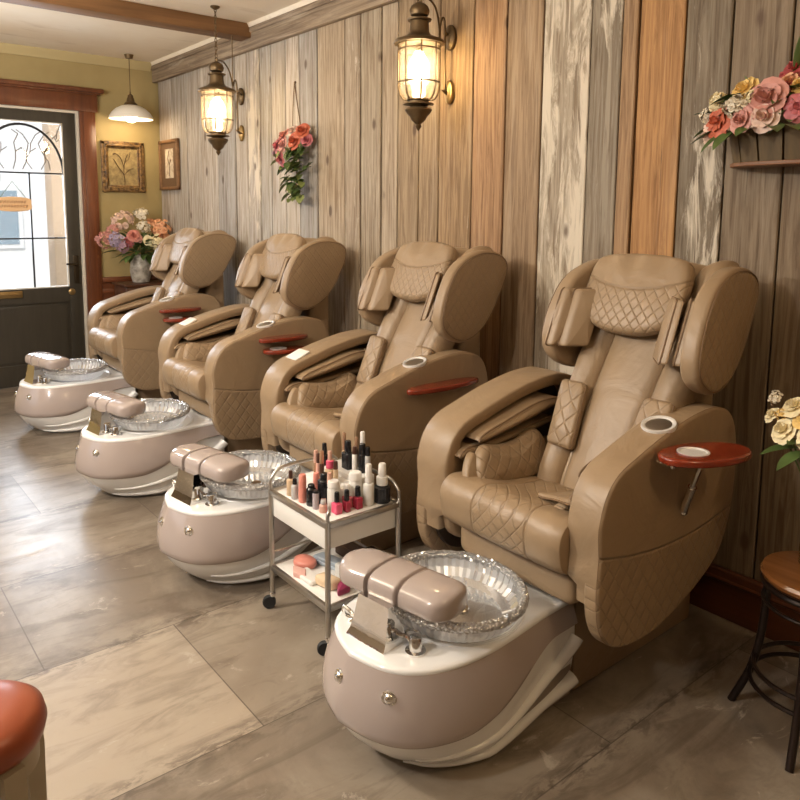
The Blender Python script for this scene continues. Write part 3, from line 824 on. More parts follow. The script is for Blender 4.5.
# ------------------------------------------------------------------ foot spas
SX, SY = -1.565, -1.27
def y_(y): return y - SY
half = [(.205, -.90), (.208, -.96), (.212, -1.04), (.222, -1.13), (.232, -1.22), (.238, -1.31), (.235, -1.39), (.222, -1.46), (.195, -1.525), (.15, -1.578), (.085, -1.612), (0, -1.632)]
fine = catmull(half, 4, closed=False)
outline = fine + [(-x, y) for x, y in reversed(fine[:-1])]          # open at the back
NO = len(outline)
onrm = []
for i in range(NO):
    a, b = outline[max(0, i-1)], outline[min(NO-1, i+1)]
    t = V((b[0]-a[0], b[1]-a[1])).normalized(); n_ = V((-t.y, t.x))
    c_ = V((outline[i][0], outline[i][1]+1.25))
    if n_.dot(c_) < 0: n_ = -n_
    onrm.append(n_)
def seam(i):       # lower edge of the taupe shell
    y = outline[i][1]
    if y < -1.42: return .145
    t = min(1, (y+1.42)/.42); t = t*t*(3-2*t); return .145 + .130*t
def sp(i, off, z): return V((outline[i][0]+onrm[i].x*off, y_(outline[i][1]+onrm[i].y*off), z))
def bulge(u): return .002 + .042*sin(min(1, u*1.15)*pi*.66)          # u: 0 at deck edge, 1 at z=.1
def make_spa():
    root = empty('foot_spa', (SX, SY, 0), 'x', 'foot bath', 'foot spas in front of the massage chairs')
    # taupe shell
    sh = MB(); rings = []
    for k in range(13):
        f = k/12; ring = []
        for i in range(NO):
            zb = seam(i); z = .350 + (zb-.350)*f; u = (.350-z)/.25
            o = bulge(u)
            if f > .93: o -= .012
            ring.append(sp(i, o, z))
        rings.append(ring)
    for i2 in range(1): pass
    sh.rings(rings, closed=False)
    sh.rings([[sp(i, -.03, .32) for i in range(NO)], [sp(i, -.03, .12) for i in range(NO)]], closed=False)
    sh.build('shell', M['taupe'], root, smooth=60)
    # white skirt
    sk = MB(); rings = []
    for k in range(9):
        f = k/8; ring = []
        for i in range(NO):
            zb = seam(i); z = zb + .01 + (0 - zb - .01)*f
            fr = max(0, min(1, (-1.30 - outline[i][1])/.25))
            o = bulge((.35-zb)/.25)*(1-f)**.6 - .014 - (.012 + .085*fr)*(f**1.1) + .012*sin(f*pi)
            ring.append(sp(i, o, z))
        rings.append(ring)
    sk.rings(rings, closed=False)
    # swoosh ridges on each flank
    def skirt_off(i, z):
        zb = seam(i); f = max(0, min(1, 1 - z/(zb+.01))); fr = max(0, min(1, (-1.30 - outline[i][1])/.25))
        return bulge((.35-zb)/.25)*(1-f)**.6 - .014 - (.012 + .085*fr)*(f**1.1) + .012*sin(f*pi)
    def ridge(n, z0, z1, pw, r0, r1, o0):
        for side in (0, 1):
            P, Rr = [], []
            for q in range(n+1):
                f = q/n; z = z0 + (z1-z0)*(1-(1-f)**pw); i = q if side == 0 else NO-1-q
                P.append(sp(i, skirt_off(q, z) + o0*(1-f), z)); Rr.append(r0 + (r1-r0)*f**.8)
            sk.tube(P, Rr, 12)
    ridge(33, .232, .070, 2.3, .027, .003, .004)
    ridge(36, .088, .022, 2.6, .029, .004, .010)
    sk.build('skirt', M['white_gloss'], root, smooth=60)
    for sd in (-1, 1):
        rc = MB(); rc.grid(lambda u, v, sd=sd: V((sd*(.216 + .012*u), y_(-.905 - .26*u), .03 + (.21 - .13*u)*v)), 6, 3)
        rc.build('recess_panel', M['recess'], root)
    bp = MB(); bp.box((-.2, y_(-.92), .02), (.2, y_(-.895), .34)); bp.build('back_panel', M['recess'], root, smooth=0)
    # deck
    dk = MB(); loop = outline
    def ring(off, z): return [sp(i, off, z) for i in range(NO)]
    dk.rings([ring(-.006, .338), ring(.004, .342), ring(.006, .350), ring(.001, .357), ring(-.012, .359), ring(-.03, .358), [V((x*.5, (y_(y)-.05)*.5+.05, .358)) for x, y in outline], [V((x*.02, (y_(y)-.05)*.02+.05, .358)) for x, y in outline]])
    for r in (.220, .213):
        dk.tube([(.005+r*cos(2*pi*k/48), y_(-1.235)+r*sin(2*pi*k/48), .357) for k in range(48)], .004, 6, closed=True)
    dk.build('deck', M['white_gloss'], root, smooth=50)
    # glass bowl
    bw = MB(); c = (.032, y_(-1.268), 0)
    bw.lathe([(.0005, .366), (.10, .364), (.165, .366), (.200, .378), (.221, .405), (.231, .440)], c, 120, cap=False, flute=.008, sy=.91)
    bw.lathe([(.0005, .372), (.10, .370), (.160, .373), (.190, .385), (.211, .408), (.222, .440)], c, 96, cap=False, flute=.014, sy=.91)
    bo = bw.build('bowl', M['bowl'], root, smooth=20)
    rm = MB()
    rings = []
    nj, ni = 14, 120
    for i in range(ni):
        a = 2*pi*i/ni; ring = []
        for j in range(nj):
            b = 2*pi*j/nj; rr = .017 + .0022*random.uniform(-1, 1)
            ring.append(V((c[0] + (.230 + rr*.8*cos(b))*cos(a), c[1] + .91*(.230 + rr*.8*cos(b))*sin(a), .440 + rr*.9*sin(b))))
        rings.append(ring)
    rm.rings(rings, loop=True); rm.build('crystal_rim', M['rim'], bo, smooth=10)
    dr = MB(); dr.lathe([(.0005, .380), (.022, .380), (.026, .376), (.026, .372)], (c[0]+.02, c[1]+.02, 0), 20, cap=False); dr.build('drain', M['chrome'], bo)
    jt = MB(); jt.lathe([(.028, 0), (.028, .006), (.020, .010), (.014, .006), (.0005, .008)], n=20, cap=False)
    Rm = Matrix.Rotation(radians(78), 3, 'Y') ; Rz = Matrix.Rotation(radians(118), 3, 'Z')
    jt.v = [tuple(Rz @ (Rm @ V(v)*1.0 + V((-.192, 0, .402))) + V((c[0], c[1], 0))) for v in jt.v]
    jt.build('water_jet', M['steel'], bo)
    # chrome bracket
    br = MB()
    q0 = [(-.080, -1.592), (.074, -1.570), (.064, -1.490), (-.090, -1.512)]; q1 = [(-.058, -1.562), (.064, -1.546), (.058, -1.478), (-.066, -1.494)]
    rings = []
    for k in range(7):
        f = k/6; g = f**.6
        rings.append([V((a[0]+(b_[0]-a[0])*g, y_(a[1]+(b_[1]-a[1])*g), .358+.125*f)) for a, b_ in zip(q0, q1)])
    br.rings(rings); br.build('footrest_bracket', M['dentchrome'], root, smooth=30)
    # footrest in three padded segments
    A = V((-.208, y_(-1.492))); B = V((.205, y_(-1.405)))
    ax = (B-A); Lg = ax.length; ax = ax/Lg; px = V((-ax.y, ax.x))
    def padseg(s0, s1, e0, e1, wd, drop0, drop1):
        m = MB(); rings = []; n = 18
        for k in range(n+1):
            f = k/n; f = (1-cos(f*pi))/2*.8 + f*.2; s = s0 + (s1-s0)*f
            e = 1.0
            r0 = .008 if not e0 else .085; r1 = .008 if not e1 else .06
            d0, d1 = (s-s0)*Lg, (s1-s)*Lg
            def endk(d, r, big):
                if d >= r: return 1
                return (1-(1-d/r)**(2.4))**(1/2.4)
            e = min(endk(d0, r0, e0), endk(d1, r1, e1)); e = max(e, .05 if (e0 and k == 0) or (e1 and k == n) else .955 if k in (0, n) else e)
            cz = .502 - drop0*(1-f) - drop1*f
            hh = .040*(.55+.45*e) if (e0 or e1) else .040*e; ww = wd*e; ring = []
            if e < .3: hh = .04*.25
            for j in range(28):
                t = 2*pi*j/28; cx_, sz = cos(t), sin(t)
                ex = .62
                u = abs(cx_)**ex*(1 if cx_ > 0 else -1)*ww; zz = abs(sz)**ex*(1 if sz > 0 else -1)*hh
                p = A + ax*(s*Lg) + px*u
                ring.append(V((p.x, p.y, cz + zz + .006*(1-(u/ww)**2 if ww > 0 else 0))))
            rings.append(ring)
        m.rings(rings); return m
    padseg(0, .345, True, False, .088, .004, 0).build('footrest_pad', M['taupe'], root, smooth=60)
    padseg(.352, .615, False, False, .087, 0, 0).build('footrest_pad', M['taupe'], root, smooth=60)
    padseg(.622, 1.0, False, True, .086, .0, .002).build('footrest_pad', M['taupe'], root, smooth=60)
    # taps
    fa = MB(); k = (.118, y_(-1.490), 0)
    fa.lathe([(.0005, .358), (.030, .358), (.030, .364), (.020, .367), (.019, .372), (.019, .402), (.017, .405), (.0005, .405)], k, 20, cap=False)
    fa.build('tap_knob', M['chrome'], root)
    fb = MB(); fb.tube(catmull([(.06, y_(-1.50), .385), (.085, y_(-1.497), .392), (.10, y_(-1.492), .385)], 4, False), .007, 8)
    fb.tube(catmull([(.05, y_(-1.47), .375), (.09, y_(-1.43), .40), (.085, y_(-1.40), .43), (.06, y_(-1.36), .44)], 5, False), .010, 8)
    fb.build('spout', M['chrome'], root)
    hk = MB(); hk.tube(catmull([(-.10, y_(-1.53), .36), (-.115, y_(-1.55), .395), (-.145, y_(-1.555), .40), (-.15, y_(-1.545), .37), (-.125, y_(-1.535), .365)], 4, False), .006, 8)
    hk.lathe([(.018, .358), (.018, .364), (.01, .366)], (-.115, y_(-1.535), 0), 14); hk.build('shower_hook', M['chrome'], root)
    # chrome buttons on the shell front
    for (bi, z) in BTN:
        i = bi; u = (.350-z)/.25; p = sp(i, bulge(u), z); n_ = V((onrm[i].x, onrm[i].y, .05)).normalized()
        m = MB(); m.lathe([(.022, -.004), (.022, .002), (.019, .004), (.015, .003), (.013, .006), (.008, .011), (.0005, .012)], n=20, cap=False)
        q = V((0, 0, 1)).rotation_difference(n_)
        m.v = [tuple(q @ V(v) + p) for v in m.v]; m.build('jet_button', M['chrome'], root)
    return root
BTN = [(37, .285), (45, .278)]
spa = make_spa()
splaces = [-1.595, -2.925, -4.15, -5.645]
spa.location.x = splaces[0]
slabels = ['nearest taupe foot spa with glass bowl, in the foreground below the first chair',
           'taupe foot spa with glass bowl left of the nail polish cart, partly hidden by it',
           'taupe foot spa with glass bowl, third from the camera',
           'farthest taupe foot spa with glass bowl, in front of the dark door']
spa['label'] = slabels[0]
for k in (1, 2, 3):
    c = copy_tree(spa); c.location = (splaces[k], SY, 0); c['label'] = slabels[k]

# ------------------------------------------------------------------ nail cart
KX0, KX1, KY0, KY1 = -2.490, -2.085, -1.385, -1.062
TZ = .492
kx, ky = (KX0+KX1)/2, (KY0+KY1)/2
cart = empty('trolley_cart', (kx, ky, 0), 'white two-tier nail trolley with steel frame on black casters', 'cart')
ko = (kx, ky, 0)
for (x, y) in ((KX0, KY0), (KX1, KY0), (KX0, KY1), (KX1, KY1)):
    m = MB(); m.tube([(x, y, .065), (x, y, TZ+.012)], .0105, 12); lg = m.build('leg', M['steel'], cart, off=ko)
    m = MB(); m.lathe([(.011, .050), (.013, .054), (.013, .066), (.011, .07)], (x, y, 0), 12); m.tube([(x, y, .055), (x-.006, y-.012, .03)], .007, 8); m.build('caster_fork', M['chrome'], lg, off=ko)
    m = MB(); m.lathe([(.012, -.011), (.024, -.011), (.027, -.006), (.027, .006), (.024, .011), (.012, .011)], n=20)
    m.v = [(x-.006 + v[0]*.5 + v[2]*.85, y-.012 + v[0]*.85 - v[2]*.5, .0272 + v[1]) for v in m.v]; m.build('caster_wheel', M['rubber'], lg, off=ko)
m = MB()
for z in (TZ-.004, .175):
    m = MB()
    for a, b in (((KX0, KY0), (KX1, KY0)), ((KX1, KY0), (KX1, KY1)), ((KX1, KY1), (KX0, KY1)), ((KX0, KY1), (KX0, KY0))):
        m.box((min(a[0], b[0])-.009, min(a[1], b[1])-.009, z-.011), (max(a[0], b[0])+.009, max(a[1], b[1])+.009, z+.011), bev=.003)
    m.build('tray_frame', M['steel'], cart, off=ko)
for z in (.135, .235):
    m = MB(); m.tube([(KX0, KY0, z), (KX0, KY1, z), (KX1, KY1, z)], .005, 8); m.build('guard_rail', M['steel'], cart, off=ko)
m = MB(); m.box((KX0+.008, KY0+.008, TZ-.010), (KX1-.008, KY1-.008, TZ), bev=.002); m.build('top_tray', M['white'], cart, off=ko)
m = MB()
m.box((KX0+.012, KY0+.002, .392), (KX1-.012, KY1-.002, TZ-.012), bev=.003); m.build('drawer_box', M['white'], cart, off=ko)
m = MB(); m.box((KX0+.008, KY0+.008, .172), (KX1-.008, KY1-.008, .184), bev=.002); m.build('lower_tray', M['white'], cart, off=ko)
m = MB()
m.tube(catmull([(KX0, KY0, TZ), (KX0, KY0, TZ+.045), (KX0, KY0+.035, TZ+.082), (KX0, KY0+.09, TZ+.09), (KX0, KY1-.09, TZ+.09), (KX0, KY1-.03, TZ+.082), (KX0, KY1, TZ+.045), (KX0, KY1, TZ)], 5, False), .007, 10)
m.build('handle', M['steel'], cart, off=ko)
m = MB()
m.tube(catmull([(KX1, KY1, TZ), (KX1, KY1, TZ+.045), (KX1-.035, KY1, TZ+.075), (KX1-.09, KY1, TZ+.083), (KX0+.09, KY1, TZ+.083), (KX0+.03, KY1, TZ+.075), (KX0, KY1, TZ+.04), (KX0, KY1, TZ)], 5, False), .007, 10)
m.build('handle', M['steel'], cart, off=ko)
m = MB(); m.tube(catmull([(KX1, KY0, TZ), (KX1, KY0, TZ+.03), (KX1-.004, KY0+.008, TZ+.045), (KX1-.01, KY0+.012, TZ+.03)], 4, False), .007, 10); m.build('post_hook', M['steel'], cart, off=ko)
# white stepped stand under the rear bottles
RX0, RX1, RY0, RY1, RH = -2.445, -2.216, -1.265, -1.078, .058
m = MB(); m.box((RX0, RY0, TZ+.0005), (RX1, RY1, TZ+RH), bev=.004); m.box((RX0, RY0+.1, TZ+RH-.004), (RX1, RY1, TZ+RH+.022), bev=.004)
tag(m.build('display_riser', M['white'], off=None), 'white display step on the trolley tray under the rear bottles', 'stand')
PC = {}
def pc(name, c, r=.25, met=0.0):
    if name not in PC: PC[name] = simple('cosmetic_'+name, c, r, met)
    return PC[name]
blk = pc('black', (.010, .010, .012), .22); wht = pc('white', (.78, .75, .71), .3); coral = pc('coral', (.70, .26, .20), .35)
pink = pc('hot_pink', (.72, .10, .19), .15); berry = pc('berry', (.36, .03, .06), .15); lilac = pc('lilac', (.42, .36, .38), .3)
grey = pc('grey', (.48, .47, .46), .3); beige = pc('beige', (.58, .42, .27), .3); gold = pc('rose_gold', (.62, .38, .24), .25, .6)
brown = pc('brown', (.07, .03, .02), .3); blush = pc('blush', (.62, .36, .28), .35); frost = pc('frosted', (.70, .68, .64), .45); rose_ = pc('rose', (.68, .18, .22), .2)
def bottle(name, label, x, y, z, r, hb, cr, hc, mb_, mc, kind='round', cat='bottle', sh=.006, group='cosmetics on the trolley', mid=None):
    r *= 1.18; cr *= 1.15; hb *= 1.06; hc *= 1.06
    root = empty(name, (x, y, z), label, cat, group)
    m = MB(); sg = 20
    if kind == 'square':
        m.slab(rrect(-r, r, -r*.8, r*.8, r*.3), 0, hb, .003, lambda a, b, w: V((a, b, w)))
        m.lathe([(r*.55, hb-.001), (r*.5, hb+sh)], n=14)
    else:
        m.lathe([(r*.9, 0), (r, .003), (r, hb-.004), (r*.88, hb), (cr*.85, hb+sh*.6), (cr*.8, hb+sh)], n=sg)
    m.build('bottle_body' if cat == 'bottle' else 'tube_body', mb_, root)
    z0 = hb+sh
    if mid:
        mm, hm, rm_ = mid; m = MB(); m.lathe([(rm_, z0-.001), (rm_, z0+hm-.004), (cr*1.05, z0+hm)], n=sg); m.build('collar', mm, root); z0 += hm
    if hc:
        m = MB(); m.lathe([(cr, z0-.001), (cr, z0+hc*.3), (cr*.9, z0+hc-.003), (cr*.75, z0+hc)], n=16); m.build('cap', mc, root)
    return root
T = TZ + .0005; R1 = TZ+RH+.0005; R2 = TZ+RH+.0225
B = bottle
B('nail_bottle', 'beige bottle with brown pointed cap, leftmost on the trolley tray', -2.405, -1.345, T, .014, .060, .007, .028, beige, brown)
B('nail_bottle', 'pale grey slim bottle with black cap, second from the tray left corner', -2.366, -1.350, T, .012, .050, .008, .018, grey, blk)
B('lipstick_tube', 'tall coral pink tube at the front left edge of the trolley tray', -2.318, -1.345, T, .0130, .055, .0130, .046, coral, coral, cat='tube', sh=.002)
B('lipstick_tube', 'shorter coral pink tube just behind the tall coral tube', -2.315, -1.285, T, .012, .055, .011, .040, coral, coral, cat='tube', sh=.002)
B('nail_bottle', 'squat black bottle between coral tube and lilac tube', -2.272, -1.335, T, .016, .062, .012, .010, blk, blk)
B('lipstick_tube', 'slim lilac grey tube with thin black cap at the tray front edge', -2.232, -1.340, T, .0105, .058, .0100, .008, lilac, blk, cat='tube', sh=.002)
B('nail_bottle', 'large black bottle behind the lilac tube', -2.258, -1.285, T, .022, .088, .014, .018, blk, blk)
B('lipstick_tube', 'black tube with pale slanted tip standing beside the large black bottle', -2.216, -1.290, T, .0115, .080, .008, .040, blk, blush, cat='tube')
B('nail_bottle', 'tiny blush bottle with grey cap near the front post of the trolley', -2.190, -1.335, T, .013, .026, .009, .012, blush, grey)
B('polish_bottle', 'hot pink polish bottle with black cap, behind the front post', -2.152, -1.300, T, .0155, .036, .0085, .034, pink, blk, 'square')
B('polish_bottle', 'dark berry polish bottle with black cap, second along the right edge', -2.143, -1.262, T, .0115, .036, .0085, .036, berry, blk, 'square')
B('polish_bottle', 'rose pink polish bottle with white cap between two berry bottles', -2.174, -1.238, T, .0150, .038, .0100, .040, rose_, wht, 'square')
B('polish_bottle', 'dark berry polish bottle with black cap beside the white frosted bottle', -2.143, -1.212, T, .0145, .040, .0095, .034, berry, blk, 'square')
B('pump_bottle', 'frosted white bottle with white cap at the right of the trolley tray', -2.145, -1.160, T, .0175, .078, .0115, .052, frost, wht, mid=(wht, .014, .014))
B('pump_bottle', 'black based bottle with clear white top at the right corner of the tray', -2.135, -1.103, T, .0270, .060, .0135, .045, blk, wht, mid=(frost, .034, .022))
B('cream_jar', 'big white jar behind the hot pink polish', -2.195, -1.285, T, .021, .075, .021, .022, frost, wht, 'round', 'jar')
B('cream_jar', 'white lidded jar behind the frosted white bottle on the tray', -2.186, -1.192, T, .021, .085, .022, .026, frost, wht, 'round', 'jar')
B('lipstick_tube', 'small nude lip tube with black tip between black bottle and white jar', -2.218, -1.315, T, .009, .034, .007, .034, blush, blk, cat='tube')
B('polish_bottle', 'black bottle with black cap at the rear left of the display step', -2.425, -1.175, R2, .013, .040, .009, .040, blk, blk)
B('lipstick_tube', 'rose gold lip tube, front left on the display step', -2.395, -1.235, R1, .0085, .050, .0085, .045, gold, blush, cat='tube', sh=.002)
B('lipstick_tube', 'brown and blush lip tube beside the rose gold tube on the step', -2.372, -1.238, R1, .0085, .055, .0075, .034, blush, brown, cat='tube', sh=.002)
B('lipstick_tube', 'dark brown lip tube on the step left of the pink polish', -2.345, -1.240, R1, .0080, .060, .0080, .046, brown, gold, cat='tube', sh=.002)
B('polish_bottle', 'cream bottle with hot pink band on the display step', -2.310, -1.225, R1, .0170, .046, .0075, .034, beige, blush, mid=(pink, .030, .0155))
B('lipstick_tube', 'beige tube with dark brown cap right of the pink banded bottle', -2.278, -1.220, R1, .0085, .052, .0080, .028, beige, brown, cat='tube', sh=.002)
B('mascara_tube', 'tallest gold tube standing at the rear of the display step', -2.372, -1.115, R2, .0070, .060, .0070, .066, beige, gold, cat='tube', sh=.002)
B('polish_bottle', 'square black bottle with pointed black cap, middle of the step rear', -2.335, -1.122, R2, .0195, .062, .0120, .040, blk, blk, 'square')
B('mascara_tube', 'gold topped dark tube behind the square black bottle', -2.325, -1.088, R2, .0070, .070, .0065, .045, brown, gold, cat='tube', sh=.002)
B('mascara_tube', 'slim white tube with dark tip right of the square black bottle', -2.292, -1.120, R2, .0090, .065, .0085, .028, wht, brown, cat='tube', sh=.002)
B('mascara_tube', 'tall slim black tube at the rear right of the step', -2.262, -1.105, R2, .0130, .070, .0120, .038, blk, blk, cat='tube', sh=.002)
B('mascara_tube', 'tall white tube with long white cap behind the black tube', -2.285, -1.086, R2, .0095, .075, .0090, .070, grey, wht, cat='tube', sh=.002)
B('mascara_tube', 'pale grey tube with black cap, rightmost on the display step', -2.232, -1.100, R2, .0090, .070, .0085, .032, grey, blk, cat='tube', sh=.002)
# lower shelf
LZ = .1845
m = MB(); m.slab(catmull([(-2.455, -1.29), (-2.425, -1.325), (-2.38, -1.32), (-2.35, -1.285), (-2.37, -1.25), (-2.43, -1.252)], 4), 0, .030, .012, lambda a, b, w: V((a, b, LZ+w)), 0, .008)
tag(m.build('cosmetic_pouch', coral), 'coral red soft pouch on the lower trolley shelf', 'pouch')
m = MB(); m.slab(rrect(-.035, .035, -.05, .05, .01), 0, .022, .006, lambda a, b, w: V((-2.345 + a*.8 - b*.5, -1.345 + a*.35 + b*.3, LZ+w)))
tag(m.build('folded_wipe', pc('pale_pink', (.72, .42, .36), .7)), 'pale pink folded wipe beside the coral pouch on the lower shelf', 'cloth')
m = MB(); m.slab(rrect(-.06, .06, -.03, .03, .012), 0, .018, .006, lambda a, b, w: V((-2.30 + a, -1.33 + b, LZ+w)))
tag(m.build('tissue_pack', wht), 'white tissue pack at the front of the lower shelf', 'tissue')
m = MB(); m.slab(rrect(-.045, .045, -.026, .026, .012), 0, .042, .012, lambda a, b, w: V((-2.205 + a, -1.305 + b + a*.2, LZ+w)), 0, .004)
tag(m.build('nail_buffer', pc('cream', (.66, .50, .33), .6)), 'cream buffer block at the front of the lower trolley shelf', 'buffer')
m = MB(); m.slab(rrect(-.085, .085, -.03, .03, .008), 0, .016, .005, lambda a, b, w: V((-2.33 + a, -1.20 + b + a*.25, LZ+w)))
m.slab(rrect(-.080, .080, -.026, .026, .008), .016, .03, .005, lambda a, b, w: V((-2.33 + a, -1.20 + b + a*.25, LZ+w)))
tag(m.build('file_case', pc('blue_grey', (.36, .42, .48), .35)), 'blue grey case lying behind the coral pouch', 'case')
m = MB(); m.slab(rrect(-.04, .04, -.035, .035, .01), 0, .055, .006, lambda a, b, w: V((-2.215 + a, -1.21 + b, LZ+w)))
tag(m.build('cotton_box', frost), 'off-white cotton box in the middle of the lower shelf', 'box')
m = MB(); m.slab(rrect(-.05, .05, -.03, .03, .012), 0, .028, .01, lambda a, b, w: V((-2.15 + a*.7, -1.27 + b - a*.5, LZ+w)), 0, .006)
tag(m.build('makeup_purse', pc('magenta', (.28, .03, .09), .5)), 'magenta purse at the right front of the lower shelf', 'purse')
m = MB(); m.box((-2.24, -1.14, LZ), (-2.12, -1.07, LZ+.085), bev=.006)
tag(m.build('storage_box', blk), 'black box at the back of the lower trolley shelf', 'box')
m = MB(); m.box((-2.42, -1.13, LZ), (-2.28, -1.07, LZ+.05), bev=.006)
tag(m.build('towel_roll', pc('brown_towel', (.10, .06, .04), .8)), 'dark brown rolled towel at the back left of the lower shelf', 'towel')

# ------------------------------------------------------------------ lanterns
def lantern(loc, label, plate_x, chain):
    x, y, z = loc
    root = empty('wall_lantern', (x, y, z), label, 'lantern', 'bronze lanterns on the plank wall')
    A = lambda p: p
    m = MB(); m.lathe([(.128, .085), (.131, .092), (.128, .100), (.098, .112), (.065, .126), (.052, .140), (.050, .150), (.048, .175), (.046, .196), (.060, .199), (.062, .206), (.045, .212), (.030, .216)], n=28)
    m.build('roof', M['bronze'], root)
    m = MB(); m.lathe([(.022, .214), (.046, .226), (.052, .246), (.044, .268), (.028, .282), (.012, .288), (.009, .292)], n=20)
    m.tube([(.016*cos(t*pi/8), 0, .300+.016*sin(t*pi/8)) for t in range(16)], .0045, 6, closed=True)
    m.build('crown_knob', M['bronze'], root)
    m = MB()
    for k in range(8):
        a = 2*pi*k/8 + .2
        m.tube([(r*cos(a), r*sin(a), zz) for r, zz in ((.106, .09), (.106, -.10), (.104, -.135), (.096, -.165), (.082, -.185), (.066, -.193))], .0038, 6)
    for zz in (.055, -.105, .085): m.tube([(.107*cos(2*pi*k/28), .107*sin(2*pi*k/28), zz) for k in range(28)], .0042, 6, closed=True)
    m.build('cage', M['bronze'], root)
    m = MB(); m.lathe([(.097, .088), (.097, -.11), (.093, -.145), (.080, -.175), (.060, -.188)], n=32, cap=False); m.build('glass', M['lglass'], root)
    m = MB(); m.lathe([(.014, .055), (.026, .035), (.044, .005), (.055, -.03), (.052, -.062), (.034, -.088), (.006, -.098)], n=18); m.build('bulb', M['bulb'], root)  # oversize bulb; the lantern's spreading glow is put into its shape
    m = MB(); m.lathe([(.016, .09), (.017, .045)], n=12); m.build('lamp_socket', M['bronze'], root)
    m = MB(); m.lathe([(.060, -.186), (.062, -.192), (.052, -.197), (.052, -.205), (.078, -.209), (.080, -.214), (.050, -.218), (.040, -.226), (.066, -.232), (.070, -.242), (.060, -.258), (.044, -.274), (.038, -.290), (.022, -.304), (.012, -.312), (.017, -.322), (.010, -.334), (.002, -.345)], n=28)
    m.build('base_cap', M['bronze'], root)
    # bracket: from the knob up and over to a rod, which runs down the wall to both plates
    px, py = plate_x - x, -y
    def P(f, zz): return (px*f, py*f, zz)
    m = MB()
    m.tube(catmull([P(0, .300), P(.25, .318), P(.45, .29), P(.55, .235), P(.60, .19), P(.66, .235), P(.72, .245), P(.76, .21), P(.78, .12), P(.78, -.10)], 6, False), .0055, 8)
    m.tube([P(.60, .205), P(.60, .09)], .005, 8)
    m.tube([P(.76, .17), P(1.0, .165)], .009, 8); m.tube(catmull([P(.78, -.10), P(.80, -.125), P(.99, -.13)], 5, False), .007, 8)
    m.tube([P(.70, -.12), P(.86, -.14)], .005, 6)
    m.build('bracket', M['bronze'], root)
    for zz, mt, rr in ((.155, M['bronze'], (.042, .066)), (-.125, M['brass'], (.032, .062))):
        m = MB(); pr = [(rr[0]*cos(2*pi*k/32), rr[1]*sin(2*pi*k/32)) for k in range(32)]
        m.slab(pr, py-.002, py-.028, .010, lambda a, b, w: V((px+a, w, zz+b)), 0, .012); m.build('wall_plate', mt, root)
    if chain:
        m = MB(); zz = .312; k = 0
        top = HC - z - .012
        while zz < top:
            if k % 2: m.tube([(.008*cos(t*pi/6), 0, zz+.016+.016*sin(t*pi/6)) for t in range(12)], .0026, 5, closed=True)
            else: m.tube([(0, .008*cos(t*pi/6), zz+.016+.016*sin(t*pi/6)) for t in range(12)], .0026, 5, closed=True)
            zz += .025; k += 1
        m.build('chain', M['bronze'], root)
        m = MB(); m.lathe([(.032, top+.012), (.032, top+.004), (.018, top-.006), (.006, top-.012)], n=18); m.build('ceiling_cup', M['bronze'], root)
        m = MB(); m.tube([P(.60, .20), P(.60, HC-.10-z)], .004, 6); m.build('rod', M['bronze'], root)
    ld_ = bpy.data.lights.new('lantern_light', 'POINT'); ld_.energy = LANT; ld_.color = (1, .66, .32); ld_.shadow_soft_size = .05
    lo = bpy.data.objects.new('lantern_light', ld_); col.objects.link(lo); lo.parent = root; lo.location = (0, 0, -.03)
    return root
LANT = 60
lantern((-2.951, -.25, 2.350), 'larger nearer bronze lantern glowing on the plank wall above the second chair', -2.975, False)
lantern((-4.86, -.455, 2.312), 'farther bronze lantern hung from a ceiling chain beside the dark beam', -5.37, True)

# pendant by the door
pd = empty('pendant_lamp', (-6.85, -.355, 2.40), 'small white dome pendant lamp hanging between the door and the corner', 'lamp')
m = MB(); pr = [(.060, .118), (.085, .112), (.130, .088), (.165, .055), (.188, .020), (.195, 0)]
m.lathe(pr + [(r*.975, z_-.004) for r, z_ in reversed(pr)], n=36, cap=False); m.build('lamp_shade', M['opal'], pd)
m = MB(); m.lathe([(.062, .114), (.055, .135), (.036, .150), (.032, .175), (.024, .190), (.024, .205), (.012, .215), (.008, .22)], n=20); m.build('cap', M['bronze'], pd)
m = MB(); m.tube([(0, 0, .215), (0, 0, HC-2.40)], .004, 8); m.lathe([(.03, .53), (.04, .5625)], n=16)
m.tube([(.012*cos(t*pi/8), 0, .232+.012*sin(t*pi/8)) for t in range(16)], .003, 6, closed=True); m.build('rod', M['bronze'], pd)
m = MB(); m.ball((0, 0, .015), .058, 16, sc=(1, 1, .85)); m.build('bulb', M['bulb_w'], pd)
pl_ = bpy.data.lights.new('pendant_light', 'POINT'); pl_.energy = 5.5; pl_.color = (1, .74, .45); pl_.shadow_soft_size = .06
lo = bpy.data.objects.new('pendant_light', pl_); col.objects.link(lo); lo.parent = pd; lo.location = (0, 0, -.06)

# ------------------------------------------------------------------ flowers
def flower(m, c, d, R, rnd, layers=((.25, 4, .9), (.5, 5, .75), (.8, 6, .5), (1.0, 6, .22)), ruffle=.1):
    """layered petals around direction d; cup value: 1 closed .. 0 open"""
    c, d = V(c), V(d).normalized(); u = d.orthogonal().normalized(); w = d.cross(u)
    for li, (r, n, cup) in enumerate(layers):
        ph = rnd.uniform(0, 6)
        for k in range(n):
            a0 = ph + 2*pi*k/n; wd = 2*pi/n*.68; j0 = rnd.uniform(.9, 1.08)
            def fn(s, t):
                a = a0 + (t-.5)*2*wd*(.35 + .65*sin(min(1, s*1.25)*pi/2))
                rad = R*r*j0*(s**.8)*(1-.12*(2*t-1)**2*s)
                hgt = R*(.55*(cup)*s + .16*(1-s)*0 + ruffle*sin(t*7+k)*s*s*.6) - R*(1-cup)*.18*s*s
                rad *= (1-.45*cup*s*s)
                return c + (u*cos(a) + w*sin(a))*rad + d*hgt
            m.grid(fn, 4, 4)
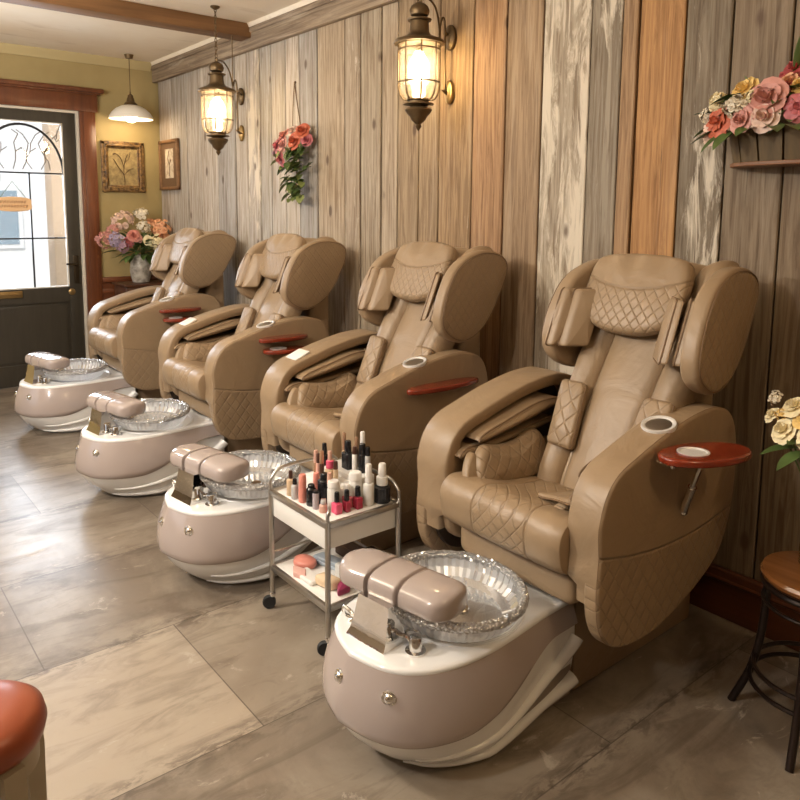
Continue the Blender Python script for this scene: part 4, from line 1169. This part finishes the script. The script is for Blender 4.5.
def cluster(m, c, d, R, n, rnd, fr=.36):
    c, d = V(c), V(d).normalized(); n = int(n*2.0); got = []
    for k in range(n*6):
        if len(got) >= n: break
        q = V((rnd.gauss(0, 1), rnd.gauss(0, 1), rnd.gauss(0, 1))).normalized()
        if q.dot(d) < -.15: q = -q
        if any((q-g).length < 1.15/sqrt(n)*1.5 for g in got): continue
        got.append(q)
        flower(m, c + q*R*rnd.uniform(.68, 1.0), (q + V((rnd.gauss(0, .25), rnd.gauss(0, .25), rnd.gauss(0, .25)))), R*fr*rnd.uniform(.8, 1.15), rnd, ((.45, 4, .8), (1.0, 5, .35)), .12)
def leaf(m, p, d, L, Wd, rnd, droop=.3, up=None):
    p, d = V(p), V(d).normalized(); up = V(up) if up else V((0, 0, 1)); s_ = d.cross(up)
    s_ = s_.normalized() if s_.length > .01 else V((1, 0, 0)); nn = s_.cross(d)
    tw = rnd.uniform(-.5, .5)
    def fn(s, t):
        wd = Wd*sin(pi*min(1, s*.92+.06))**.8*(1 if s < .97 else .2)
        x = (t-.5)*2
        return p + d*(L*s) - V((0, 0, 1))*(droop*L*s*s) + s_*(x*wd) + nn*(abs(x)*wd*.35 + x*tw*wd*.3)
    m.grid(fn, 6, 2)
FC = {k: simple('petal_'+k, v, .55, var=.22, vscale=40) for k, v in dict(
    orange=(.50, .11, .05), peach=(.74, .38, .20), pink=(.58, .27, .22), cream=(.84, .72, .46), yellow=(.82, .57, .20), red=(.38, .06, .06), rose=(.48, .13, .14),
    mauve=(.42, .26, .32), white=(.74, .66, .52), salmon=(.55, .20, .15), blush=(.70, .50, .40), lav=(.40, .32, .42)).items()}
def fl_part(root, off, kind, colr, c, d, R, seed_, name=None, n=14):
    rnd = random.Random(seed_); m = MB()
    if kind == 'rose': flower(m, c, d, R, rnd)
    elif kind == 'open': flower(m, c, d, R, rnd, ((.35, 5, .7), (.7, 6, .4), (1.0, 7, .1)), .16)
    else: cluster(m, c, d, R, n, rnd)
    return m.build(name or {'rose': 'rose', 'open': 'open_bloom', 'cluster': 'blossom_cluster'}[kind], FC[colr], root, smooth=70, off=off, recalc=False)
def foliage(root, off, lst, seed_, mat='leaf', name='leaf'):
    rnd = random.Random(seed_)
    for (p, d, L, Wd, dr) in lst:
        m = MB(); leaf(m, p, d, L, Wd, rnd, dr); m.build(name, M[mat], root, smooth=60, off=off, recalc=False)

# wall basket (far right) and its flowers
bx0, bx1 = -1.385, -.93
bk = empty('wall_basket', ((bx0+bx1)/2, 0, 1.775), 'brown slatted wooden wall planter holding flowers above the nearest chair', 'planter')
bo_ = ((bx0+bx1)/2, 0, 1.775); cxb = (bx0+bx1)/2
bwood = wood('mossy_basket_wood', (.075, .046, .016), (.16, .10, .036), 2, .7, 30)
m = MB()
nsl = 8
for k in range(nsl):
    f0, f1 = k/nsl, (k+1)/nsl
    def bp_(f, z_): 
        a = pi*(1-f); r_ = 1.0 + (z_-1.775)*.9
        return (cxb + .225*r_*cos(a), -.145*r_*sin(a)**.7 if sin(a) > 0 else 0)
    p0, p1 = bp_(f0+.006, 1.775), bp_(f1-.006, 1.775); q0, q1 = bp_(f0+.006, 1.90), bp_(f1-.006, 1.90)
    inn = .9
    def sh_(p): return (cxb+(p[0]-cxb)*.93, p[1]*.9)
    vs = [(*p0, 1.775), (*p1, 1.775), (*q1, 1.90), (*q0, 1.90), (*sh_(p0), 1.775), (*sh_(p1), 1.775), (*sh_(q1), 1.90), (*sh_(q0), 1.90)]
    m.add(vs, [(0, 1, 2, 3), (7, 6, 5, 4), (0, 4, 5, 1), (1, 5, 6, 2), (2, 6, 7, 3), (3, 7, 4, 0)])
m.build('slatted_front', bwood, bk, smooth=0, off=bo_)
m = MB()
m.slab([(cxb+.235*cos(t*pi/20), -.003-.152*abs(sin(t*pi/20))**.7) for t in range(21)], 1.765, 1.780, .003, lambda a, b, w: V((a, b, w))); m.build('bottom_rail', wood('orange_rail', (.17, .065, .02), (.25, .10, .032), 0, .5, 20), bk, off=bo_)
m = MB(); m.box((bx0, -.012, 1.775), (bx1, -.001, 1.93)); m.build('back_board', bwood, bk, smooth=0, off=bo_)
fb_ = empty('flower_arrangement', (cxb, -.08, 1.90), 'orange, pink and yellow roses filling the wall planter at right', 'flowers')
fo = (cxb, -.08, 1.90)
D = (-.15, -.9, .35)
k = 0
for kind, colr, c, d, R in (
    ('open', 'orange', (-1.385, -.17, 1.925), (-.35, -.9, .15), .062), ('open', 'blush', (-1.435, -.14, 1.885), (-.5, -.8, -.1), .045),
    ('rose', 'yellow', (-1.315, -.13, 2.030), (-.2, -.8, .55), .060), ('rose', 'pink', (-1.205, -.19, 1.985), (-.1, -.95, .3), .075),
    ('rose', 'blush', (-1.205, -.20, 1.925), (0, -.95, .1), .060), ('rose', 'pink', (-1.285, -.20, 1.92), (-.2, -.95, .1), .048),
    ('open', 'red', (-1.160, -.10, 2.085), (-.15, -.75, .6), .060), ('rose', 'peach', (-1.16, -.13, 2.040), (0, -.9, .4), .042), ('rose', 'red', (-1.17, -.15, 2.01), (0, -.9, .3), .04),
    ('rose', 'yellow', (-1.12, -.14, 2.02), (.1, -.9, .4), .045), ('open', 'rose', (-1.10, -.19, 1.945), (.1, -.95, .2), .05), ('rose', 'peach', (-1.04, -.17, 1.99), (.2, -.9, .4), .055),
    ('open', 'orange', (-.98, -.16, 1.93), (.4, -.85, .2), .055), ('rose', 'cream', (-1.04, -.13, 2.06), (.2, -.7, .6), .05)):
    fl_part(fb_, fo, kind, colr, c, d, R*1.12, 100+k); k += 1
for colr, c, R, n in (('white', (-1.315, -.18, 1.965), .042, 18), ('cream', (-1.40, -.13, 1.995), .042, 16), ('white', (-1.45, -.12, 1.95), .032, 10), ('yellow', (-1.09, -.13, 2.075), .035, 12), ('cream', (-1.26, -.17, 1.995), .03, 9)):
    fl_part(fb_, fo, 'cluster', colr, c, (-.2, -.9, .3), R, 130+k, n=n); k += 1
rnd = random.Random(11)
lst = [((-1.38, -.14, 1.90), (-.8, -.35, -.2), .11, .022, .25), ((-1.36, -.16, 1.885), (-.5, -.6, -.5), .10, .022, .2), ((-1.40, -.12, 1.96), (-.9, -.2, .1), .10, .016, .1),
       ((-1.33, -.17, 1.885), (-.3, -.7, -.5), .09, .025, .2), ((-1.19, -.19, 1.89), (.5, -.7, .0), .12, .034, .25), ((-1.25, -.19, 1.89), (-.2, -.9, -.1), .08, .026, .3), ((-1.12, -.18, 1.885), (.5, -.8, .1), .12, .034, .3),
       ((-1.16, -.10, 2.06), (.2, -.2, .9), .15, .014, 0), ((-1.10, -.10, 2.08), (.3, -.1, .9), .15, .014, 0), ((-1.13, -.09, 2.10), (.0, -.1, 1), .13, .016, 0), ((-1.30, -.10, 2.02), (-.3, -.2, .8), .08, .02, .1), ((-1.42, -.10, 1.92), (-.9, -.3, -.3), .09, .018, .2)]
for q in range(44):
    a = rnd.uniform(-1, 1); lst.append(((cxb + a*.2, -.12, 1.90 + rnd.uniform(0, .12)), (a*.8, -.7, rnd.uniform(-.4, .8)), rnd.uniform(.07, .11), .024, .25))
foliage(fb_, fo, lst, 5)

# hanging bunch on the wall
hb = empty('hanging_bouquet', (-4.62, 0, 2.1), 'small pink and orange rose bunch with trailing ivy hung on the plank wall', 'flowers')
ho = (-4.62, 0, 2.1)
for q, (kind, colr, c, d, R) in enumerate((('open', 'orange', (-4.545, -.10, 2.060), (.1, -.95, .2), .062), ('open', 'orange', (-4.49, -.08, 2.115), (.3, -.8, .4), .055), ('rose', 'rose', (-4.735, -.09, 2.045), (-.3, -.9, .2), .055),
    ('rose', 'pink', (-4.66, -.10, 2.045), (-.1, -.95, .1), .048), ('rose', 'salmon', (-4.68, -.08, 2.10), (-.2, -.8, .5), .055), ('rose', 'rose', (-4.69, -.10, 1.965), (-.2, -.9, -.2), .055),
    ('rose', 'blush', (-4.60, -.07, 2.125), (0, -.8, .5), .042), ('rose', 'mauve', (-4.79, -.07, 2.005), (-.6, -.7, 0), .035), ('rose', 'rose', (-4.46, -.07, 2.06), (.5, -.8, .1), .04))):
    c = (-4.59 + (c[0]+4.62)*1.3, c[1]-.01, 2.06 + (c[2]-2.06)*1.15); fl_part(hb, ho, 'rose', colr, c, d, R*1.3, 200+q)
rnd = random.Random(21); lst = []
for q in range(84):
    t = rnd.random()**1.25; zz = 2.03 - t*.36; xx = -4.50 + rnd.gauss(0, .085*(1-t*.45)) + (0 if t < .5 else -.01)
    lst.append(((xx, -.05 - rnd.random()*.05, zz), (rnd.uniform(-.8, .8), -.6, rnd.uniform(-.6, .2)), rnd.uniform(.055, .085), rnd.uniform(.024, .034), .35))
lst += [((-4.72, -.06, 1.97), (-.9, -.3, -.35), .14, .02, .1), ((-4.74, -.06, 2.0), (-.8, -.4, -.2), .08, .02, .2)]
foliage(hb, ho, lst[:44], 6); foliage(hb, ho, lst[44:], 7, 'leaf_l')
m = MB(); m.tube(catmull([(-4.645, -.012, 2.47), (-4.60, -.02, 2.33), (-4.53, -.03, 2.12)], 6, False), .004, 6); m.tube(catmull([(-4.648, -.012, 2.47), (-4.655, -.02, 2.33), (-4.65, -.03, 2.12)], 6, False), .003, 6)
m.ball((-4.646, -.008, 2.475), .009, 8)
m.tube([(-4.62, -.03, 2.10), (-4.56, -.05, 1.9), (-4.58, -.05, 1.70)], .004, 6); m.build('cord', simple('jute_cord', (.16, .09, .04), .8), hb, off=ho)

hb.location.x += .08
# cabinet, vase and flowers in the corner
cab = empty('side_cabinet', (-6.88, -.31, 0), 'low dark wooden cabinet in the corner under the grey vase', 'cabinet')
co = (-6.88, -.31, 0)
MB().box((-7.06, -.50, 0), (-6.72, -.10, .885), bev=.006).build('body', M['cabwood'], cab, off=co)
MB().box((-7.07, -.52, .885), (-6.70, -.08, .906), bev=.005).build('top', M['cabwood'], cab, off=co)
for y0_ in (-.48, -.295):
    dd = MB(); dd.box((-6.722, y0_, .06), (-6.708, y0_+.175, .84), bev=.004); dd = dd.build('door', M['cabwood'], cab, off=co)
    MB().ball((-6.70, -.30 + (.012 if y0_ > -.4 else -.012), .5), .012, 8).build('knob', M['brass'], dd, off=co)
m = MB(); m.lathe([(.052, 0), (.075, .004), (.088, .05), (.096, .11), (.092, .17), (.078, .215), (.066, .245), (.072, .262), (.064, .258), (.058, .24), (.05, .1)], (-6.89, -.305, .9065), 28)
vs_ = m.build('flower_vase', M['ceramic']); tag(vs_, 'grey crackled ceramic vase on the corner cabinet behind the far chair', 'vase')
vo_ = (-6.89, -.305, 1.15)
vb = empty('flower_bouquet', vo_, 'mixed pale pink, peach and mauve bouquet in the grey corner vase', 'flowers')
q = 0
for kind, colr, c, d, R in (('cluster', 'blush', (-6.88, -.46, 1.47), (.5, -.5, .6), .085), ('cluster', 'white', (-6.90, -.28, 1.53), (.4, -.2, .8), .060), ('cluster', 'peach', (-6.86, -.12, 1.40), (.7, .1, .5), .085), ('open', 'peach', (-6.80, -.09, 1.31), (.9, .2, .2), .065),
    ('cluster', 'cream', (-6.76, -.20, 1.285), (.9, -.1, .2), .065), ('cluster', 'pink', (-6.87, -.62, 1.31), (.4, -.8, .2), .070), ('cluster', 'lav', (-6.80, -.545, 1.315), (.8, -.4, .2), .065), ('rose', 'salmon', (-6.78, -.40, 1.345), (.9, -.2, .3), .060),
    ('cluster', 'mauve', (-6.78, -.50, 1.245), (.9, -.3, 0), .050), ('open', 'pink', (-6.77, -.36, 1.325), (.9, 0, .3), .045), ('rose', 'peach', (-6.9, -.18, 1.47), (.5, .1, .7), .05), ('open', 'rose', (-6.79, -.44, 1.29), (.9, -.2, .1), .05), ('cluster', 'pink', (-6.82, -.56, 1.40), (.6, -.5, .5), .05),
    ('cluster', 'white', (-6.80, -.30, 1.42), (.7, 0, .6), .055), ('rose', 'cream', (-6.76, -.27, 1.30), (.9, 0, .2), .05)):
    fl_part(vb, vo_, kind, colr, c, d, R*1.15, 300+q, n=12); q += 1
rnd = random.Random(31); lst = []
for q in range(80):
    a = rnd.uniform(0, 2*pi); el = rnd.uniform(-.35, 1.2); r0 = .03
    dd = V((cos(a)*.7+.35, sin(a), el))
    b_ = V(vo_) + V((rnd.uniform(-.03, .03), rnd.uniform(-.05, .05), .03)) + dd.normalized()*rnd.uniform(.02, .18)
    lst.append((b_, dd, rnd.uniform(.10, .17), .026, .3))
foliage(vb, vo_, lst, 8)
m = MB()
for q in range(12):
    a = rnd.uniform(0, 2*pi); m.tube([(vo_[0]+.02*cos(a), vo_[1]+.02*sin(a), 1.0), (vo_[0]+.04*cos(a), vo_[1]+.04*sin(a), 1.2), (vo_[0]+.09*cos(a), vo_[1]+.14*sin(a), 1.36)], .004, 5)
m.build('stems', M['stem'], vb, off=vo_)

# pictures
pf = empty('framed_picture', (XE, -.355, 1.975), 'ornate gilt framed drawing of a branch on the yellow wall beside the door', 'picture')
po = (XE, -.355, 1.975)
y0_, y1_, z0_, z1_ = -.555, -.155, 1.745, 2.215
m = MB()
def frame_(m, y0_, y1_, z0_, z1_, wd, fn, th=.03):
    for (a0, a1, b0, b1) in ((y0_, y1_, z0_, z0_+wd), (y0_, y1_, z1_-wd, z1_), (y0_, y0_+wd, z0_, z1_), (y1_-wd, y1_, z0_, z1_)):
        m.slab(rrect(a0, a1, b0, b1, .004, 1), 0, th, .008, fn)
LX = lambda a, b, w: V((XE + w, a, b))
frame_(m, y0_, y1_, z0_, z1_, .035, LX, .028); frame_(m, y0_+.028, y1_-.028, z0_+.028, z1_-.028, .022, LX, .040); frame_(m, y0_+.05, y1_-.05, z0_+.05, z1_-.05, .016, LX, .022)
rnd = random.Random(4)
for q in range(60):
    e = rnd.choice((0, 0, 1, 2)); t = rnd.random()
    if e == 0: p = (XE+.032, y0_+t*(y1_-y0_), z0_+.022)
    elif e == 1: p = (XE+.03, y0_+.02, z0_+t*.2)
    else: p = (XE+.03, y1_-.02, z0_+t*.2)
    m.ball(p, rnd.uniform(.008, .017), 8, sc=(.8, 1.2, 1))
m.build('frame', M['gilt'], pf, off=po)
MB().box((XE, y0_+.05, z0_+.05), (XE+.012, y1_-.05, z1_-.05)).build('canvas', M['canvas'], pf, smooth=0, off=po)
m = MB(); b0 = (XE+.014, -.345, 1.80)
for p in ([b0, (XE+.014, -.348, 1.90), (XE+.014, -.40, 1.98), (XE+.014, -.44, 2.05)], [(XE+.014, -.348, 1.90), (XE+.014, -.345, 2.0), (XE+.014, -.31, 2.10)], [(XE+.014, -.348, 1.905), (XE+.014, -.30, 1.955), (XE+.014, -.26, 1.97)],
          [(XE+.014, -.346, 1.97), (XE+.014, -.375, 2.06), (XE+.014, -.42, 2.10), (XE+.014, -.445, 2.09)], [(XE+.014, -.34, 2.02), (XE+.014, -.30, 2.06), (XE+.014, -.285, 2.12)]):
    m.tube(catmull(p, 4, False), .0055, 6, flat=.4)
m.build('branch_drawing', simple('sepia_ink', (.09, .045, .015), .7), pf, off=po)
pf2 = empty('framed_picture', (-6.83, 0, 2.0), 'narrow brown framed print on the plank wall near the corner', 'picture')
po = (-6.83, 0, 2.0); LY = lambda a, b, w: V((a, -.006-w, b))
m = MB(); frame_(m, -7.055, -6.61, 1.77, 2.235, .03, LY, .03); m.build('frame', M['beam'], pf2, off=po)
m = MB(); m.box((-7.03, -.016, 1.795), (-6.635, -.006, 2.21)); m.build('mat_board', simple('brown_mat', (.13, .07, .03), .8), pf2, smooth=0, off=po)
m = MB(); m.box((-6.93, -.020, 1.88), (-6.74, -.014, 2.15)); m.build('print', obj_noise_mat('faded_print', (.36, .28, .19), (.62, .53, .40), 30, .8, bmp=0), pf2, smooth=0, off=po)
m = MB(); m.tube(catmull([(-6.84, -.022, 1.90), (-6.82, -.022, 1.98), (-6.86, -.022, 2.06), (-6.83, -.022, 2.13)], 4, False), .005, 5, flat=.4); m.tube([(-6.83, -.022, 2.0), (-6.79, -.022, 2.05)], .004, 5)
m.build('print_motif', simple('print_ink', (.14, .08, .04), .8), pf2, off=po)

# ------------------------------------------------------------------ stools
sx, sy = -.832, -.43
stl = empty('bistro_stool', (sx, sy, 0), 'dark bent-iron stool with round brown wooden seat at the right edge', 'stool')
so = (sx, sy, 0); SR = .163; SZ = .515
m = MB(); m.lathe([(.0005, SZ-.03), (SR-.02, SZ-.03), (SR-.004, SZ-.022), (SR, SZ-.010), (SR-.006, SZ-.001), (SR-.03, SZ), (.0005, SZ-.002)], (sx, sy, 0), 48, cap=False); m.build('seat', M['stoolwood'], stl, off=so)
m = MB(); m.tube([(sx+(SR-.012)*cos(2*pi*k/40), sy+(SR-.012)*sin(2*pi*k/40), SZ-.042) for k in range(40)], .010, 8, closed=True); m.build('seat_ring', M['stooliron'], stl, off=so)
aA = atan2(-.475-sy, -1.065-sx); aB = atan2(-.63-sy, -.82-sx)
for k in range(4):
    a = aA + k*pi/2
    m = MB(); m.tube(catmull([(sx+r*cos(a), sy+r*sin(a), z) for r, z in ((.14, SZ-.035), (.142, SZ-.12), (.150, .26), (.175, .13), (.225, .0))], 6, False), .0125, 10)
    m.build('leg', M['stooliron'], stl, off=so)
for z, r in ((.19, .163), (.145, .172)):
    m = MB(); m.tube([(sx+r*cos(2*pi*k/40), sy+r*sin(2*pi*k/40), z) for k in range(40)], .0075, 8, closed=True); m.build('foot_ring', M['stooliron'], stl, off=so)
m = MB(); m.tube([(sx+.15*cos(2*pi*k/40), sy+.15*sin(2*pi*k/40), SZ-.10) for k in range(40)], .006, 8, closed=True); m.build('foot_ring', M['stooliron'], stl, off=so)
# glass vase with cream roses on it
vx, vy = -.865, -.385
m = MB(); m.lathe([(.040, 0), (.046, .004), (.046, .05), (.042, .12), (.040, .20), (.046, .24), (.043, .24), (.037, .20), (.039, .12), (.042, .05), (.040, .008), (.0005, .008)], (vx, vy, SZ+.0005), 28, cap=False)
gv = m.build('glass_vase', glass_mat('amber_glass', (.85, .72, .35), .1, .03, body=.1, bodyc=(.7, .55, .2))); tag(gv, 'amber glass vase on the stool at the right edge', 'vase')
ro = (vx, vy, SZ+.2)
rb = empty('rose_bouquet', ro, 'cream and yellow roses standing in the amber vase on the stool', 'flowers')
q = 0
for kind, colr, c, R in (('rose', 'cream', (-.965, -.44, .935), .056), ('rose', 'cream', (-.955, -.40, 1.005), .052), ('rose', 'cream', (-1.02, -.40, .965), .036), ('rose', 'yellow', (-.90, -.43, .985), .052), ('rose', 'cream', (-.875, -.46, .93), .050), ('rose', 'cream', (-.83, -.42, .99), .055), ('rose', 'cream', (-.80, -.36, .94), .05), ('rose', 'cream', (-.87, -.34, 1.03), .05)):
    d = V(c) - V((vx, vy, .80)); d.y -= .12; fl_part(rb, ro, kind, colr, c, d, R, 400+q); q += 1
fl_part(rb, ro, 'cluster', 'white', (-1.015, -.385, 1.015), (-.6, -.5, .5), .026, 420, n=9); fl_part(rb, ro, 'cluster', 'yellow', (-.985, -.41, .975), (-.6, -.6, .3), .022, 421, n=8)
lst = [((-.93, -.41, .88), (-.75, -.5, -.1), .11, .028, .2), ((-.90, -.43, .88), (-.4, -.7, -.25), .10, .026, .25), ((-.86, -.42, .88), (.1, -.8, -.2), .1, .028, .25), ((-.83, -.40, .9), (.6, -.5, 0), .11, .028, .2), ((-.92, -.36, .95), (-.8, .1, .3), .08, .02, .2), ((-.9, -.42, .9), (-.2, -.6, .2), .09, .028, .2)]
foliage(rb, ro, lst, 9)
m = MB()
for c in ((-.95, -.43, .92), (-.94, -.40, .99), (-1.0, -.40, .95), (-.90, -.42, .97), (-.875, -.45, .92), (-.83, -.42, .97), (-.81, -.37, .93), (-.87, -.35, 1.01)):
    m.tube([(vx, vy, SZ+.02), (vx*.7+c[0]*.3, vy*.7+c[1]*.3, .76), c], .0035, 5)
m.build('stems', M['stem'], rb, off=ro)
# foreground stool
lx, ly, lz = -1.585, -2.553, .60
ls = empty('leather_stool', (lx, ly, 0), 'rust red leather topped stool cut off at the bottom left', 'stool'); lo_ = (lx, ly, 0); LR = .120
m = MB(); m.lathe([(.0005, lz-.085), (LR-.012, lz-.085), (LR, lz-.070), (LR+.006, lz-.045), (LR, lz-.020), (LR-.02, lz-.004), (LR-.06, lz+.002), (.0005, lz+.003)], (lx, ly, 0), 48, cap=False); m.build('seat_cushion', M['redleather'], ls, off=lo_)
m = MB(); m.lathe([(LR-.03, lz-.13), (LR-.012, lz-.13), (LR-.012, lz-.084), (LR-.03, lz-.084)], (lx, ly, 0), 40); m.build('apron', M['beige_wood'], ls, off=lo_)
for k in range(4):
    a = .35 + k*pi/2
    m = MB(); rings = []
    for r, z, w_ in ((LR-.022, lz-.088, .022), (LR-.018, lz-.14, .022), (LR-.012, .30, .017), (LR+.005, 0, .014)):
        c_ = V((lx+r*cos(a), ly+r*sin(a), z)); u_ = V((cos(a), sin(a), 0)); v_ = V((-sin(a), cos(a), 0))
        rings.append([c_ + u_*w_*i + v_*w_*j for i, j in ((1, 1), (-1, 1), (-1, -1), (1, -1))])
    m.rings(rings).build('leg', M['beige_wood'], ls, off=lo_)
m = MB(); m.tube([(lx+(LR-.01)*cos(2*pi*k/40), ly+(LR-.01)*sin(2*pi*k/40), .25) for k in range(40)], .008, 8, closed=True); m.build('foot_ring', M['beige_wood'], ls, off=lo_)

# ------------------------------------------------------------------ light
def area(name, loc, size, energy, color, rot=(0, 0, 0), sy=None, spread=None):
    l = bpy.data.lights.new(name, 'AREA'); l.energy = energy; l.color = color; l.size = size
    if sy: l.shape = 'RECTANGLE'; l.size_y = sy
    if spread: l.spread = spread
    o = bpy.data.objects.new(name, l); col.objects.link(o); o.location = loc; o.rotation_euler = rot; return o
WARM = (1, .93, .83)
def lamp(loc, e, c=WARM, r=.14):  # bare point lights added out of view, without fittings
    l = bpy.data.lights.new('unseen_room_light', 'POINT'); l.energy = e; l.color = c; l.shadow_soft_size = r
    o = bpy.data.objects.new('unseen_room_light', l); col.objects.link(o); o.location = loc
lamp((-3.3, -3.4, 2.40), 190, r=.08)
lamp((-1.75, -3.75, 2.45), 105, (1, .95, .89), .08)  # added to brighten the nearest foot spa and the floor around it
lamp((-5.3, -2.5, 2.25), 62, (1, .95, .90), .08)  # added near the far end to lift the ceiling there
lamp((.55, -1.15, 2.62), 27, (1, .74, .44), .08)
area('daylight_area_light', (-5.0, YF-.25, 1.6), 2.8, 540, (.76, .87, 1), (radians(-90), 0, 0), 2.0)
area('daylight_area_light', (XE-1.2, -1.2, 1.9), 1.4, 120, (.80, .89, 1), (0, radians(-90), 0), 1.6)  # area light added outside the door glass, standing in for daylight
sun = bpy.data.lights.new('sun', 'SUN'); sun.energy = 2.2; sun.angle = .03; sun.color = (1, .96, .9)
so_ = bpy.data.objects.new('sun', sun); col.objects.link(so_); so_.rotation_euler = V((-.72, .35, -.6)).to_track_quat('-Z', 'Y').to_euler()
wd = bpy.data.worlds.new('world'); scene.world = wd; wd.use_nodes = True
bg = wd.node_tree.nodes['Background']; bg.inputs[0].default_value = (.80, .88, 1, 1); bg.inputs[1].default_value = 1.25

# ------------------------------------------------------------------ camera
th, ph, ro_, fpx, ppy = .88899355, .12766016, .00856921, 735.772, 304.515
f = V((-sin(th)*cos(ph), cos(th)*cos(ph), -sin(ph))); r = V((cos(th), sin(th), 0)); u = r.cross(f)
r2 = r*cos(ro_) + u*sin(ro_); u2 = u*cos(ro_) - r*sin(ro_)
cam = bpy.data.cameras.new('camera'); cam.sensor_width = 36; cam.lens = fpx/800*36; cam.shift_y = -(400-ppy)/800; cam.clip_end = 200
co_ = bpy.data.objects.new('camera', cam); col.objects.link(co_)
mw = Matrix((r2, u2, -f)).transposed().to_4x4(); mw.translation = (0, -2.756, 1.6); co_.matrix_world = mw
scene.camera = co_
scene.view_settings.view_transform = 'Standard'; scene.view_settings.look = 'None'; scene.view_settings.gamma = 1
scene.view_settings.use_curve_mapping = False
scene.view_settings.exposure = 0.0
